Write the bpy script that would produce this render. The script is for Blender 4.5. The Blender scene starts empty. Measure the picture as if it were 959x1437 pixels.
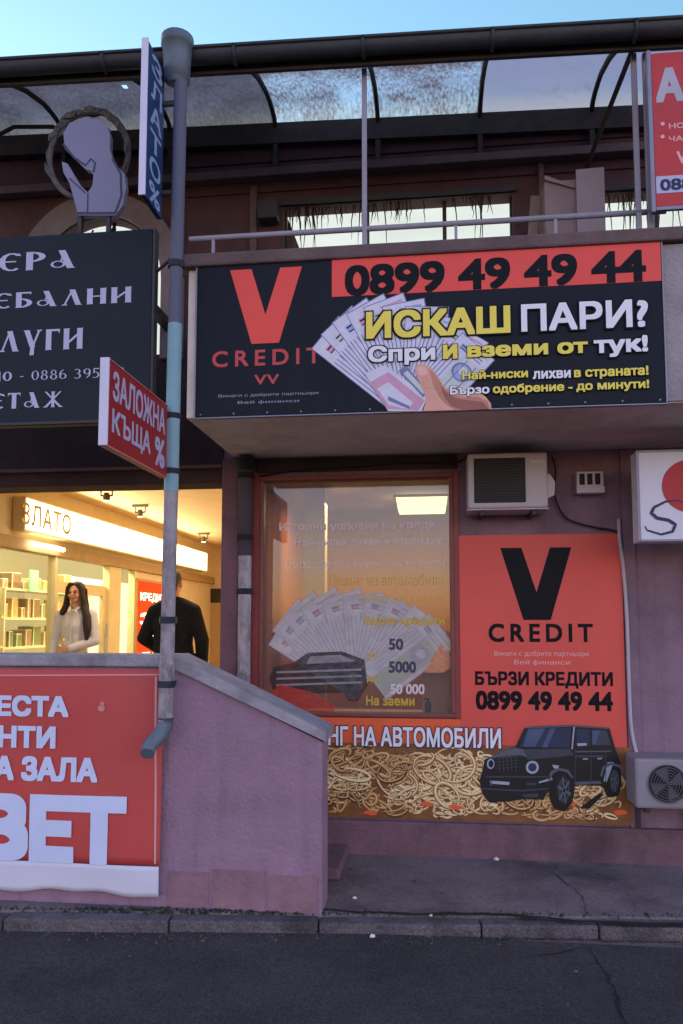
import bpy, bmesh, math, random
from mathutils import Vector, Matrix
from mathutils.geometry import delaunay_2d_cdt
random.seed(7)
SC = bpy.context.scene
COL = SC.collection
R = math.radians

# ------------------------------------------------------------------ camera
EYE = 1.6
YAW, PITCH, FOC, CX, CY = R(6.8), R(4.75), 1100.0, 479.5, 784.0
cd = bpy.data.cameras.new("camera"); cam = bpy.data.objects.new("camera", cd); COL.objects.link(cam)
cd.sensor_fit = 'VERTICAL'; cd.sensor_height = 36.0; cd.lens = FOC * 36.0 / 1437.0
cd.shift_y = (CY - 718.5) / 1437.0
cd.clip_start = 0.05; cd.clip_end = 600
cam.location = (0, 0, EYE); cam.rotation_euler = (R(90) + PITCH, 0, YAW)
SC.camera = cam
# ------------------------------------------------------------------ sky, sun, exposure
w = bpy.data.worlds.new("World"); SC.world = w; w.use_nodes = True
nt = w.node_tree; bg = nt.nodes["Background"]
sky = nt.nodes.new("ShaderNodeTexSky"); sky.sky_type = 'NISHITA'; sky.sun_disc = False
SUN_EL, SUN_AZ = R(4.0), R(318)          # low, behind the building and to the left
sky.sun_elevation = SUN_EL; sky.sun_rotation = SUN_AZ
sky.air_density = 1.0; sky.dust_density = 0.6; sky.ozone_density = 1.6
_tc = nt.nodes.new("ShaderNodeTexCoord"); _sp = nt.nodes.new("ShaderNodeSeparateXYZ"); nt.links.new(_tc.outputs['Generated'], _sp.inputs[0])
_mr = nt.nodes.new("ShaderNodeMapRange"); _mr.interpolation_type = 'SMOOTHSTEP'; _mr.inputs[1].default_value = -.5; _mr.inputs[2].default_value = .35
nt.links.new(_sp.outputs[1], _mr.inputs[0])
_mx = nt.nodes.new("ShaderNodeMix"); _mx.data_type = 'RGBA'; nt.links.new(_mr.outputs[0], _mx.inputs[0])
_mx.inputs[6].default_value = (1.58, 1.14, 1.42, 1)      # rosy anti-twilight band behind the photographer
_mx.inputs[7].default_value = (.84, 1.02, 1.06, 1)       # clear blue over the roof
_ml = nt.nodes.new("ShaderNodeMix"); _ml.data_type = 'RGBA'; _ml.blend_type = 'MULTIPLY'; _ml.inputs[0].default_value = 1
nt.links.new(sky.outputs[0], _ml.inputs[6]); nt.links.new(_mx.outputs[2], _ml.inputs[7])
nt.links.new(_ml.outputs[2], bg.inputs[0]); bg.inputs[1].default_value = 0.15
sl = bpy.data.lights.new("sun", 'SUN'); sl.energy = 0.25; sl.angle = R(50); sl.color = (1.0, 0.9, 0.85)
so = bpy.data.objects.new("sun", sl); COL.objects.link(so)
d = Vector((math.sin(SUN_AZ) * math.cos(R(20)), math.cos(SUN_AZ) * math.cos(R(20)), math.sin(R(20))))
so.rotation_euler = d.to_track_quat('Z', 'Y').to_euler(); so.location = d * 30
SC.view_settings.view_transform = 'Standard'; SC.view_settings.look = 'None'
SC.view_settings.gamma = 1; SC.view_settings.use_curve_mapping = False
SC.view_settings.exposure = 2.3

# ------------------------------------------------------------------ survey: where a sight line meets a wall at distance Y
_f = Vector((-math.sin(YAW) * math.cos(PITCH), math.cos(YAW) * math.cos(PITCH), math.sin(PITCH)))
_r = Vector((math.cos(YAW), math.sin(YAW), 0)); _u = _r.cross(_f)
def ray(px, py): return _f + _r * ((px - CX) / FOC) - _u * ((py - CY) / FOC)
def at(px, py, Y):
    v = ray(px, py); k = Y / v.y
    return (v.x * k, EYE + v.z * k)
def X(px, Y, py=800): return at(px, py, Y)[0]
def Z(py, Y, px=600): return at(px, py, Y)[1]

FAC, SLAB, PAR, PIPE = 5.40, 4.28, 4.26, 4.13      # wall face, balcony front, stair parapet face, downpipe axis
FLOOR = 0.35                                       # arcade floor

# ------------------------------------------------------------------ materials
def lin(c):
    return tuple(((v / 255) / 12.92 if v / 255 <= .04045 else ((v / 255 + .055) / 1.055) ** 2.4) for v in c)
MATS = {}
def mat(name, rgb, rough=.7, var=.18, scale=6, bump=.0, bscale=60, metal=0, spec=.4, stain=None, stain_amt=.6, stain_scale=1.6, stretch=(1, 1, 1), alpha=1.0, emit=0, ecol=None, drip=0, grit=0):
    if name in MATS: return MATS[name]
    m = bpy.data.materials.new(name); m.use_nodes = True; MATS[name] = m
    t = m.node_tree; p = t.nodes["Principled BSDF"]; N = t.nodes.new; L = t.links.new
    base = lin(rgb)
    tc = N("ShaderNodeTexCoord"); mp = N("ShaderNodeMapping"); L(tc.outputs['Object'], mp.inputs[0]); mp.inputs['Scale'].default_value = stretch
    n = N("ShaderNodeTexNoise"); n.inputs['Scale'].default_value = scale; n.inputs['Detail'].default_value = 6; n.inputs['Roughness'].default_value = .65
    L(mp.outputs[0], n.inputs[0])
    mr = N("ShaderNodeMapRange"); mr.inputs[1].default_value = .3; mr.inputs[2].default_value = .7
    mr.inputs[3].default_value = 1 - var; mr.inputs[4].default_value = 1 + var; L(n.outputs[0], mr.inputs[0])
    mx = N("ShaderNodeMix"); mx.data_type = 'RGBA'; mx.blend_type = 'MULTIPLY'; mx.inputs[0].default_value = 1
    mx.inputs[6].default_value = (*base, 1); L(mr.outputs[0], mx.inputs[7])
    out = mx.outputs[2]
    if stain:
        n2 = N("ShaderNodeTexNoise"); n2.inputs['Scale'].default_value = stain_scale; n2.inputs['Detail'].default_value = 9; n2.inputs['Roughness'].default_value = .7
        L(mp.outputs[0], n2.inputs[0])
        r2 = N("ShaderNodeMapRange"); r2.inputs[1].default_value = .47; r2.inputs[2].default_value = .66; r2.inputs[4].default_value = stain_amt
        L(n2.outputs[0], r2.inputs[0])
        m2 = N("ShaderNodeMix"); m2.data_type = 'RGBA'; L(r2.outputs[0], m2.inputs[0]); L(out, m2.inputs[6]); m2.inputs[7].default_value = (*lin(stain), 1)
        out = m2.outputs[2]
    if drip:                                       # run-off streaks, as stained into the surface
        md = N("ShaderNodeMapping"); L(tc.outputs['Object'], md.inputs[0]); md.inputs['Scale'].default_value = (7, 7, .55)
        nd = N("ShaderNodeTexNoise"); nd.inputs['Scale'].default_value = 1.6; nd.inputs['Detail'].default_value = 7; nd.inputs['Roughness'].default_value = .7; L(md.outputs[0], nd.inputs[0])
        rd = N("ShaderNodeMapRange"); rd.inputs[1].default_value = .5; rd.inputs[2].default_value = .72; rd.inputs[4].default_value = drip; L(nd.outputs[0], rd.inputs[0])
        m3 = N("ShaderNodeMix"); m3.data_type = 'RGBA'; L(rd.outputs[0], m3.inputs[0]); L(out, m3.inputs[6]); m3.inputs[7].default_value = (*[v * .5 for v in base], 1); out = m3.outputs[2]
    if grit:                                       # light and dark stone chips
        vo = N("ShaderNodeTexVoronoi"); vo.inputs['Scale'].default_value = 140; L(tc.outputs['Object'], vo.inputs['Vector'])
        sg = N("ShaderNodeSeparateColor"); L(vo.outputs['Color'], sg.inputs[0])
        rg = N("ShaderNodeMapRange"); rg.inputs[3].default_value = 1 - grit; rg.inputs[4].default_value = 1 + grit; L(sg.outputs[0], rg.inputs[0])
        m4 = N("ShaderNodeMix"); m4.data_type = 'RGBA'; m4.blend_type = 'MULTIPLY'; m4.inputs[0].default_value = 1; L(out, m4.inputs[6]); L(rg.outputs[0], m4.inputs[7]); out = m4.outputs[2]
    L(out, p.inputs['Base Color'])
    p.inputs['Roughness'].default_value = rough; p.inputs['Metallic'].default_value = metal
    p.inputs['Specular IOR Level'].default_value = spec
    p.inputs['Alpha'].default_value = alpha
    if bump:
        n3 = N("ShaderNodeTexNoise"); n3.inputs['Scale'].default_value = bscale; n3.inputs['Detail'].default_value = 5; L(mp.outputs[0], n3.inputs[0])
        b = N("ShaderNodeBump"); b.inputs['Strength'].default_value = bump; b.inputs['Distance'].default_value = .02; L(n3.outputs[0], b.inputs['Height']); L(b.outputs[0], p.inputs['Normal'])
    if emit:
        p.inputs['Emission Color'].default_value = (*lin(ecol or rgb), 1); p.inputs['Emission Strength'].default_value = emit
    return m

PLASTER = mat("lavender_plaster", (150, 121, 141), .9, .14, 2.5, .45, 45, stain=(108, 90, 100), stain_amt=.55, stain_scale=1.1, drip=.32)
WALLP = mat("mauve_plaster", (136, 112, 128), .9, .14, 2.2, .4, 40, stain=(96, 78, 88), stain_amt=.6, drip=.5)
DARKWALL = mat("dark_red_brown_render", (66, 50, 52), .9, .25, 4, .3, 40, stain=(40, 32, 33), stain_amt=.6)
UPWALL = mat("dark_maroon_boarding", (84, 58, 58), .85, .2, 3, .2, 30, stain=(50, 38, 38), stain_amt=.6)
SOFFIT = mat("grey_brown_soffit_render", (232, 220, 208), .9, .12, 2.5, .2, 40, stain=(158, 140, 130), stain_amt=.55, stain_scale=.9)
CONC = mat("grey_concrete", (150, 144, 146), .92, .15, 5, .4, 50, stain=(100, 96, 98), stain_amt=.5)
LEDGE = mat("weathered_mauve_ledge", (100, 84, 84), .9, .2, 5, .3, 40, stain=(80, 66, 66), stain_amt=.6)
PLINTH = mat("mauve_plinth_render", (116, 88, 96), .92, .22, 5, .4, 40, stain=(64, 52, 56), stain_amt=.7)
PATCH = mat("repaired_brown_render", (140, 108, 118), .92, .2, 6, .4, 40)
COPING = mat("grey_stone_coping", (150, 146, 154), .75, .2, 8, .4, 40, stain=(84, 80, 84), stain_amt=.6, stain_scale=3)
GUT = mat("charcoal_gutter_paint", (40, 44, 50), .5, .25, 8, .1, 30, stain=(28, 28, 32), stain_amt=.6)
PIPEM = mat("grey_blue_painted_pipe", (130, 140, 172), .42, .12, 8, .12, 30, stain=(84, 88, 108), stain_amt=.4, stretch=(1, 1, .2))
PIPEL = mat("sky_reflection_zinc_sleeve", (172, 230, 255), .2, .05, 8, .04, 30, metal=0, spec=.6)  # pale blue base colour imitates the sky reflected in the glossy sleeve
PIPEW = mat("peeling_white_pipe_paint", (214, 212, 230), .6, .18, 10, .3, 40, stain=(92, 86, 100), stain_amt=.85, stain_scale=6, stretch=(1, 1, .5))
HOPPER = mat("grey_green_rain_head", (92, 104, 116), .5, .15, 6, .1, 30, stain=(60, 68, 78), stain_amt=.5)
STEELD = mat("dark_steel", (48, 46, 50), .5, .2, 12)
STEELG = mat("grey_painted_steel", (150, 146, 158), .5, .15, 10, stain=(100, 88, 88), stain_amt=.4, stain_scale=5)
RIB = mat("rusty_dark_steel_rib", (52, 46, 46), .7, .25, 12, stain=(74, 54, 46), stain_amt=.5, stain_scale=6)
BLACKP = mat("black_vinyl_print", (26, 31, 40), .5, .1, 2, spec=.12, bump=.12, bscale=5)
INK = mat("black_ink", (16, 20, 26), .5, .05, spec=.12)
REDV = mat("vermilion_vinyl_print", (226, 74, 62), .5, .07, 2, bump=.12, bscale=5)
REDP = mat("coral_red_vinyl_print", (214, 82, 72), .5, .07, 1.5, bump=.12, bscale=5)
ORANGEP = mat("orange_vinyl_print", (226, 96, 52), .5, .1, 4)
WHITEI = mat("white_ink", (226, 228, 234), .5, .04)
PALEI = mat("pale_grey_ink", (150, 152, 170), .5, .06)
YELI = mat("yellow_ink", (232, 216, 84), .5, .05)
PINKI = mat("pale_pink_ink", (232, 170, 168), .5, .05)
SKINP = mat("printed_skin_tone", (214, 158, 138), .5, .1, 10)
NOTE = [mat("banknote_print_pale", (206, 206, 222), .5, .08, 20), mat("banknote_print_blue", (150, 166, 210), .5, .1, 20),
        mat("banknote_print_pink", (200, 150, 176), .5, .1, 20), mat("banknote_print_green", (190, 200, 196), .5, .1, 20)]
FRAMEM = mat("pale_aluminium_frame", (128, 130, 144), .45, .1, 10, metal=.3)
DARKSIGN = mat("blue_black_sign_face", (34, 42, 50), .45, .1, 3, spec=.12)
LILAC = mat("lilac_white_letter_paint", (178, 180, 208), .5, .05)
WREATH = mat("weathered_dark_bronze", (70, 68, 66), .6, .3, 14, .3, 60, stain=(140, 132, 126), stain_amt=.4, stain_scale=6)
FIGURE = mat("lilac_white_acrylic", (126, 126, 152), .5, .08, 2)
BANNER = mat("brick_red_banner_vinyl", (188, 72, 68), .55, .1, 2, .15, 6, stain=(164, 84, 78), stain_amt=.5, stain_scale=1.3)
BANW = mat("white_banner_hem", (206, 206, 220), .55, .06, 3)
BANL = mat("blue_white_banner_print", (200, 212, 240), .55, .05)
SIGNRED = mat("deep_red_sign_face", (158, 40, 46), .45, .08, 4)
SIGNWH = mat("pale_sign_edge", (206, 206, 226), .4, .05)
SIGNBLUE = mat("navy_blue_sign_face", (34, 62, 110), .4, .1, 5)
ACW = mat("yellowed_white_ac_casing", (184, 178, 188), .45, .05, 6, stain=(160, 150, 150), stain_amt=.35, stain_scale=3)
ACW2 = mat("dusty_grey_ac_casing", (140, 135, 142), .55, .08, 6, stain=(112, 106, 108), stain_amt=.5, stain_scale=3)
ACD = mat("black_ac_grille", (20, 20, 24), .6, .1)
ACG = mat("grey_ac_fan_guard", (92, 90, 98), .6, .1)
PLASTW = mat("white_plastic_box", (204, 198, 204), .5, .05)
CABLEW = mat("pale_pvc_cable_duct", (178, 172, 186), .5, .08)
CABLED = mat("black_cable", (24, 22, 26), .6, .1)
LIGHTBOXW = mat("white_light_box_face", (210, 212, 228), .4, .04)
DKRED = mat("dark_red_disc_print", (176, 26, 34), .45, .05)
NAVYI = mat("navy_ink", (22, 26, 70), .45, .05)
UPRED = mat("weathered_red_banner", (186, 52, 56), .55, .12, 3, stain=(130, 44, 48), stain_amt=.5)
WINFR = mat("brick_red_window_frame", (122, 66, 60), .5, .14, 8)
CARD = mat("grey_brown_cardboard", (140, 124, 122), .9, .12, 6)
BOARD = mat("grey_brown_board", (128, 112, 106), .9, .15, 6, stretch=(8, 8, 1))
ROOMWALL = mat("warm_ochre_room_paint", (190, 114, 66), .85, .08, 3)
ROOMCEIL = mat("cream_room_ceiling", (196, 172, 128), .85, .05, 3)
ROOMDARK = mat("brown_room_cabinet", (140, 78, 52), .6, .12, 6)
CREAM = mat("cream_arcade_paint", (226, 206, 170), .8, .06, 3)
BEIGE = mat("beige_arcade_ceiling", (226, 196, 146), .8, .06, 3)
TILE = mat("beige_arcade_floor_tile", (150, 134, 116), .5, .1, 4)
WHITEFR = mat("cream_shopfront_frame", (236, 222, 178), .5, .05)
FASCIA = mat("brown_fascia_board", (176, 146, 104), .6, .1, 6)
GOODS = [mat("pale_green_shelf_goods", (110, 130, 84), .6, .2, 20), mat("ochre_shelf_goods", (176, 146, 90), .6, .2, 20), mat("cream_shelf_goods", (150, 120, 86), .6, .2, 20), mat("brown_shelf_goods", (112, 84, 58), .6, .2, 20)]
SKIN = mat("skin", (206, 150, 122), .55, .05, 20)
HAIR = mat("dark_brown_hair", (42, 27, 22), .5, .35, 30, .4, 50, stretch=(3, 3, .4))
HAIRG = mat("short_grey_brown_hair", (78, 60, 48), .6, .3, 40)
SHIRT = mat("white_cotton_shirt", (206, 202, 204), .85, .04, 20, .25, 14)
TROUS = mat("black_trouser_cloth", (22, 21, 26), .85, .1, 20)
COAT = mat("black_coat_cloth", (14, 14, 19), .85, .2, 20, .3, 16)
SHOE = mat("black_leather", (16, 15, 15), .4, .1)
LIP = mat("lip_rose", (150, 70, 66), .5, .05)
EYEM = mat("dark_iris", (20, 14, 12), .3, .05)
GOLD = [mat("gold_print_light", (240, 218, 168), .5, .1, 30), mat("gold_print_mid", (222, 184, 124), .5, .1, 30), mat("gold_print_deep", (190, 142, 84), .5, .1, 30), mat("gold_print_shadow", (92, 58, 32), .5, .1, 30)]
GOLDB = mat("gold_print_ground", (128, 82, 44), .55, .3, 14)
CARB = mat("car_print_black", (16, 19, 24), .45, .1)
CARG = mat("car_print_blue_glass", (34, 48, 76), .45, .1)
CARL = mat("car_print_silver", (158, 166, 184), .45, .1)
CARD2 = mat("car_print_tyre", (9, 10, 12), .5, .1)
CARH = mat("car_print_highlight", (56, 62, 74), .45, .1)
LITTER = mat("white_litter_paper", (226, 224, 220), .8, .05)
MOSS = mat("dull_green_moss", (50, 58, 40), .95, .3, 20)
ASPH = mat("asphalt_worn", (74, 70, 71), .93, .2, 2.2, .9, 150, stain=(48, 46, 50), stain_amt=.75, stain_scale=.9, grit=.45)
PAVE = mat("grimy_concrete_pavement", (122, 110, 110), .92, .2, 3, .5, 60, stain=(58, 53, 54), stain_amt=.85, stain_scale=1.1, grit=.25)
KERB = mat("worn_kerb_stone", (98, 91, 93), .92, .25, 5, .7, 60, stain=(50, 47, 48), stain_amt=.9, stain_scale=2.4, grit=.3)
CRACK = mat("dark_crack_filler", (36, 34, 36), .95, .2)

def emis(name, rgb, s):
    if name in MATS: return MATS[name]
    m = bpy.data.materials.new(name); m.use_nodes = True; MATS[name] = m
    t = m.node_tree; t.nodes.clear(); o = t.nodes.new("ShaderNodeOutputMaterial"); e = t.nodes.new("ShaderNodeEmission")
    n = t.nodes.new("ShaderNodeTexNoise"); n.inputs['Scale'].default_value = 3
    mr = t.nodes.new("ShaderNodeMapRange"); mr.inputs[3].default_value = s * .85; mr.inputs[4].default_value = s * 1.15
    t.links.new(n.outputs[0], mr.inputs[0]); t.links.new(mr.outputs[0], e.inputs[1])
    e.inputs[0].default_value = (*lin(rgb), 1); t.links.new(e.outputs[0], o.inputs[0]); return m
E_SIGN = emis("lit_cream_sign_face", (255, 234, 178), 0.8)
E_TUBE = emis("lit_tube_white", (255, 238, 190), 2.400)
E_POST = emis("backlit_red_poster_face", (255, 62, 22), 0.425)
E_POSTW = emis("backlit_poster_white_print", (255, 225, 190), 0.650)
E_SKYPANE = emis("sky_glow_pane", (232, 240, 234), 0.205)  # added glow in place of sky seen through the upper openings
E_ROOML = emis("lit_ceiling_panel", (255, 240, 150), 0.672)
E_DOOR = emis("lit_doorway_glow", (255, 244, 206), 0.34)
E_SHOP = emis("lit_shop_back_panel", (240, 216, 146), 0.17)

def glass_mat(name, tint, refl, milky=0):
    m = bpy.data.materials.new(name); m.use_nodes = True
    t = m.node_tree; t.nodes.clear(); N = t.nodes.new; L = t.links.new
    o = N("ShaderNodeOutputMaterial"); tr = N("ShaderNodeBsdfTransparent"); tr.inputs[0].default_value = (*tint, 1)
    gl = N("ShaderNodeBsdfGlossy"); gl.inputs['Roughness'].default_value = .03; gl.inputs[0].default_value = (1, 1, 1, 1)
    lw = N("ShaderNodeLayerWeight"); lw.inputs[0].default_value = .5      # Schlick reflectance, the same from either side
    pw = N("ShaderNodeMath"); pw.operation = 'POWER'; pw.inputs[1].default_value = 5; L(lw.outputs['Facing'], pw.inputs[0])
    ma = N("ShaderNodeMath"); ma.operation = 'MULTIPLY_ADD'; ma.inputs[1].default_value = .9; ma.inputs[2].default_value = refl; L(pw.outputs[0], ma.inputs[0])
    mx = N("ShaderNodeMixShader"); L(ma.outputs[0], mx.inputs[0]); L(tr.outputs[0], mx.inputs[1]); L(gl.outputs[0], mx.inputs[2])
    last = mx.outputs[0]
    if milky:  # diffuse veil stands in for hazy reflections on the glass
        df = N("ShaderNodeBsdfDiffuse"); df.inputs[0].default_value = (.6, .6, .62, 1)
        ns = N("ShaderNodeTexNoise"); ns.inputs['Scale'].default_value = 3; ns.inputs['Detail'].default_value = 5
        mr = N("ShaderNodeMapRange"); mr.inputs[3].default_value = milky * .6; mr.inputs[4].default_value = milky * 1.4; L(ns.outputs[0], mr.inputs[0])
        m2 = N("ShaderNodeMixShader"); L(mr.outputs[0], m2.inputs[0]); L(last, m2.inputs[1]); L(df.outputs[0], m2.inputs[2]); last = m2.outputs[0]
    L(last, o.inputs[0]); MATS[name] = m; return m
GLASS = glass_mat("reflection_haze_glass", (.86, .86, .84), .05, .06)
GLASS2 = glass_mat("clear_shop_glass", (.95, .96, .92), .04, .02)

def film_mat(name, rgb, a):
    """printed film on glass: partly see-through"""
    m = bpy.data.materials.new(name); m.use_nodes = True
    t = m.node_tree; p = t.nodes["Principled BSDF"]; p.inputs['Base Color'].default_value = (*lin(rgb), 1); p.inputs['Roughness'].default_value = .5
    n = t.nodes.new("ShaderNodeTexNoise"); n.inputs['Scale'].default_value = 9; n.inputs['Detail'].default_value = 4
    mr = t.nodes.new("ShaderNodeMapRange"); mr.inputs[1].default_value = .3; mr.inputs[2].default_value = .7; mr.inputs[3].default_value = a * .75; mr.inputs[4].default_value = min(1, a * 1.25)
    t.links.new(n.outputs[0], mr.inputs[0]); t.links.new(mr.outputs[0], p.inputs['Alpha']); MATS[name] = m; return m
F_NOTE = [film_mat("film_banknote_pale", (214, 210, 214), .5), film_mat("film_banknote_grey", (176, 172, 182), .5), film_mat("film_banknote_pink", (196, 160, 160), .5), film_mat("film_banknote_green", (176, 182, 160), .5)]
F_PALE = film_mat("film_pale_lettering", (244, 232, 236), .5)
F_YEL = film_mat("film_yellow_lettering", (222, 190, 70), .62)
F_NAVY = film_mat("film_navy_lettering", (60, 56, 90), .75)
F_BLACK = film_mat("film_black_print", (30, 30, 36), .68)
F_SKIN = film_mat("film_skin_print", (206, 140, 104), .8)
F_RED = film_mat("film_red_print", (190, 60, 50), .7)

def panel_mat(name, clear, dirt, lo, hi, thr, soft, zscale=0., see=.25):
    """plastic roof sheet: translucent, with opaque dirt flecks, more of them towards the eave where leaves collect"""
    m = bpy.data.materials.new(name); m.use_nodes = True
    t = m.node_tree; t.nodes.clear(); N = t.nodes.new; L = t.links.new
    o = N("ShaderNodeOutputMaterial"); tc = N("ShaderNodeTexCoord")
    mq = N("ShaderNodeMapping"); mq.inputs['Scale'].default_value = (1.9, .8, .8); L(tc.outputs['Object'], mq.inputs[0])
    n = N("ShaderNodeTexNoise"); n.inputs['Scale'].default_value = 30; n.inputs['Detail'].default_value = 6; n.inputs['Roughness'].default_value = .62; L(mq.outputs[0], n.inputs[0])
    n2 = N("ShaderNodeTexNoise"); n2.inputs['Scale'].default_value = 4; n2.inputs['Detail'].default_value = 4; L(tc.outputs['Object'], n2.inputs[0])
    ad = N("ShaderNodeMath"); ad.operation = 'MULTIPLY_ADD'; ad.inputs[1].default_value = .7; L(n.outputs[0], ad.inputs[0])
    m2 = N("ShaderNodeMath"); m2.operation = 'MULTIPLY'; m2.inputs[1].default_value = .5; L(n2.outputs[0], m2.inputs[0]); L(m2.outputs[0], ad.inputs[2])
    sp = N("ShaderNodeSeparateXYZ"); L(tc.outputs['Object'], sp.inputs[0])
    mz = N("ShaderNodeMapRange"); mz.inputs[1].default_value = lo; mz.inputs[2].default_value = hi; mz.inputs[3].default_value = zscale; mz.inputs[4].default_value = 0; L(sp.outputs[1], mz.inputs[0])
    a2 = N("ShaderNodeMath"); a2.operation = 'ADD'; L(ad.outputs[0], a2.inputs[0]); L(mz.outputs[0], a2.inputs[1])
    mr = N("ShaderNodeMapRange"); mr.inputs[1].default_value = thr - soft; mr.inputs[2].default_value = thr + soft; L(a2.outputs[0], mr.inputs[0])
    tl = N("ShaderNodeBsdfTranslucent"); tl.inputs[0].default_value = (*lin(clear), 1)
    tr = N("ShaderNodeBsdfTransparent"); tr.inputs[0].default_value = (.9, .95, .97, 1)
    a = N("ShaderNodeMixShader"); a.inputs[0].default_value = see; L(tl.outputs[0], a.inputs[1]); L(tr.outputs[0], a.inputs[2])
    df = N("ShaderNodeBsdfDiffuse"); df.inputs[0].default_value = (*lin(dirt), 1)
    dt = N("ShaderNodeBsdfTranslucent"); dt.inputs[0].default_value = (*lin(dirt), 1)
    dd = N("ShaderNodeMixShader"); dd.inputs[0].default_value = .6; L(df.outputs[0], dd.inputs[1]); L(dt.outputs[0], dd.inputs[2])
    b = N("ShaderNodeMixShader"); L(mr.outputs[0], b.inputs[0]); L(a.outputs[0], b.inputs[1]); L(dd.outputs[0], b.inputs[2])
    L(b.outputs[0], o.inputs[0]); MATS[name] = m; return m
PANEL_SPECK = panel_mat("leaf_littered_roof_sheet", (205, 218, 222), (150, 126, 124), 0.10, .66, .59, .15, .34, .36)
PANEL_DIRTY = panel_mat("grimy_roof_sheet", (140, 132, 134), (112, 104, 104), 0.0, 1.1, .5, .25, .1, .03)
PANEL_CLEAN = panel_mat("frosted_roof_sheet", (166, 157, 166), (150, 150, 168), 0.0, 1.1, .8, .15, .0, .06)

# ------------------------------------------------------------------ mesh building
class MB:
    def __init__(s): s.bm = bmesh.new(); s.mi = 0
    def face(s, pts, mi=None):
        vs = [s.bm.verts.new(p) for p in pts]
        try:
            f = s.bm.faces.new(vs); f.material_index = s.mi if mi is None else mi; return f
        except ValueError: return None
    def box(s, x0, x1, y0, y1, z0, z1, bev=0.0):
        r = bmesh.ops.create_cube(s.bm, size=1)
        for v in r['verts']:
            v.co = Vector(((x0 + x1) / 2 + v.co.x * (x1 - x0), (y0 + y1) / 2 + v.co.y * (y1 - y0), (z0 + z1) / 2 + v.co.z * (z1 - z0)))
        fs = list({f for v in r['verts'] for f in v.link_faces})
        for f in fs: f.material_index = s.mi
        if bev:
            es = list({e for f in fs for e in f.edges})
            bmesh.ops.bevel(s.bm, geom=es, offset=bev, segments=2, affect='EDGES', profile=.5)
        return s
    def prism(s, xz, y0, y1, mi=None):
        """outline in x,z extruded from y0 (front, nearer the street) to y1"""
        mi = s.mi if mi is None else mi
        a = [s.bm.verts.new((x, y0, z)) for x, z in xz]; b = [s.bm.verts.new((x, y1, z)) for x, z in xz]
        n = len(xz); fs = [s.bm.faces.new(a), s.bm.faces.new(b[::-1])]
        for i in range(n): fs.append(s.bm.faces.new((a[i], b[i], b[(i + 1) % n], a[(i + 1) % n])))
        for f in fs: f.material_index = mi
        bmesh.ops.recalc_face_normals(s.bm, faces=fs)
        return s
    def tube(s, pts, r, seg=10, cap=True):
        pts = [Vector(p) for p in pts]; n = len(pts); rr = r if isinstance(r, (list, tuple)) else [r] * n
        rings = []; up = None
        for i, p in enumerate(pts):
            t = (pts[min(i + 1, n - 1)] - pts[max(i - 1, 0)]).normalized()
            if up is None: up = Vector((0, 0, 1)) if abs(t.z) < .9 else Vector((0, 1, 0))
            a = t.cross(up).normalized(); b = a.cross(t).normalized(); up = b
            rings.append([s.bm.verts.new(p + (a * math.cos(k * 2 * math.pi / seg) + b * math.sin(k * 2 * math.pi / seg)) * rr[i]) for k in range(seg)])
        for i in range(n - 1):
            for k in range(seg):
                f = s.bm.faces.new((rings[i][k], rings[i][(k + 1) % seg], rings[i + 1][(k + 1) % seg], rings[i + 1][k])); f.material_index = s.mi; f.smooth = True
        if cap:
            for rg in (rings[0], rings[-1]):
                f = s.bm.faces.new(rg); f.material_index = s.mi
        return s
    def lathe(s, c, prof, seg=20, axis='Z'):
        rings = []
        for r_, h in prof:
            ring = []
            for k in range(seg):
                a = 2 * math.pi * k / seg
                if axis == 'Z': p = (c[0] + r_ * math.cos(a), c[1] + r_ * math.sin(a), c[2] + h)
                else: p = (c[0] + r_ * math.cos(a), c[1] + h, c[2] + r_ * math.sin(a))
                ring.append(s.bm.verts.new(p))
            rings.append(ring)
        for i in range(len(rings) - 1):
            for k in range(seg):
                f = s.bm.faces.new((rings[i][k], rings[i][(k + 1) % seg], rings[i + 1][(k + 1) % seg], rings[i + 1][k])); f.smooth = True; f.material_index = s.mi
        for rg in (rings[0], rings[-1]):
            f = s.bm.faces.new(rg); f.material_index = s.mi
        return s
    def ball(s, c, r, seg=12):
        rr = r if isinstance(r, (list, tuple)) else (r, r, r)
        q = bmesh.ops.create_uvsphere(s.bm, u_segments=seg, v_segments=max(6, seg // 2 + 2), radius=1)
        for v in q['verts']: v.co = Vector((c[0] + v.co.x * rr[0], c[1] + v.co.y * rr[1], c[2] + v.co.z * rr[2]))
        for f in {f for v in q['verts'] for f in v.link_faces}: f.smooth = True; f.material_index = s.mi
        return s
    def ring(s, c, R_, r, a0=0, a1=360, seg=40, axis='Y', sx=1, sz=1, rot=0):
        pts = []
        for k in range(seg + 1):
            a = R(a0 + (a1 - a0) * k / seg)
            pts.append((c[0] + sx * R_ * math.cos(a), c[1], c[2] + sz * R_ * math.sin(a)))
        return s.tube(pts, r, 8)
    def strip(s, pts, wd, y, mi=None, yb=None):
        """flat ribbon in the x,z plane through pts"""
        n = len(pts); L_ = []
        for i in range(n):
            a = Vector(pts[max(i - 1, 0)]); b = Vector(pts[min(i + 1, n - 1)]); t = (b - a)
            t = t.normalized() if t.length else Vector((1, 0)); nn = Vector((-t.y, t.x)); p = Vector(pts[i]); ww = wd[i] if isinstance(wd, list) else wd
            L_.append((p + nn * ww / 2, p - nn * ww / 2))
        for i in range(n - 1):
            q = (L_[i][0], L_[i][1], L_[i + 1][1], L_[i + 1][0])
            s.face([(v.x, y, v.y) for v in q], mi)
        return s
    def poly(s, xz, y, mi=None): return s.face([(a, y, b) for a, b in xz], mi)
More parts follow.
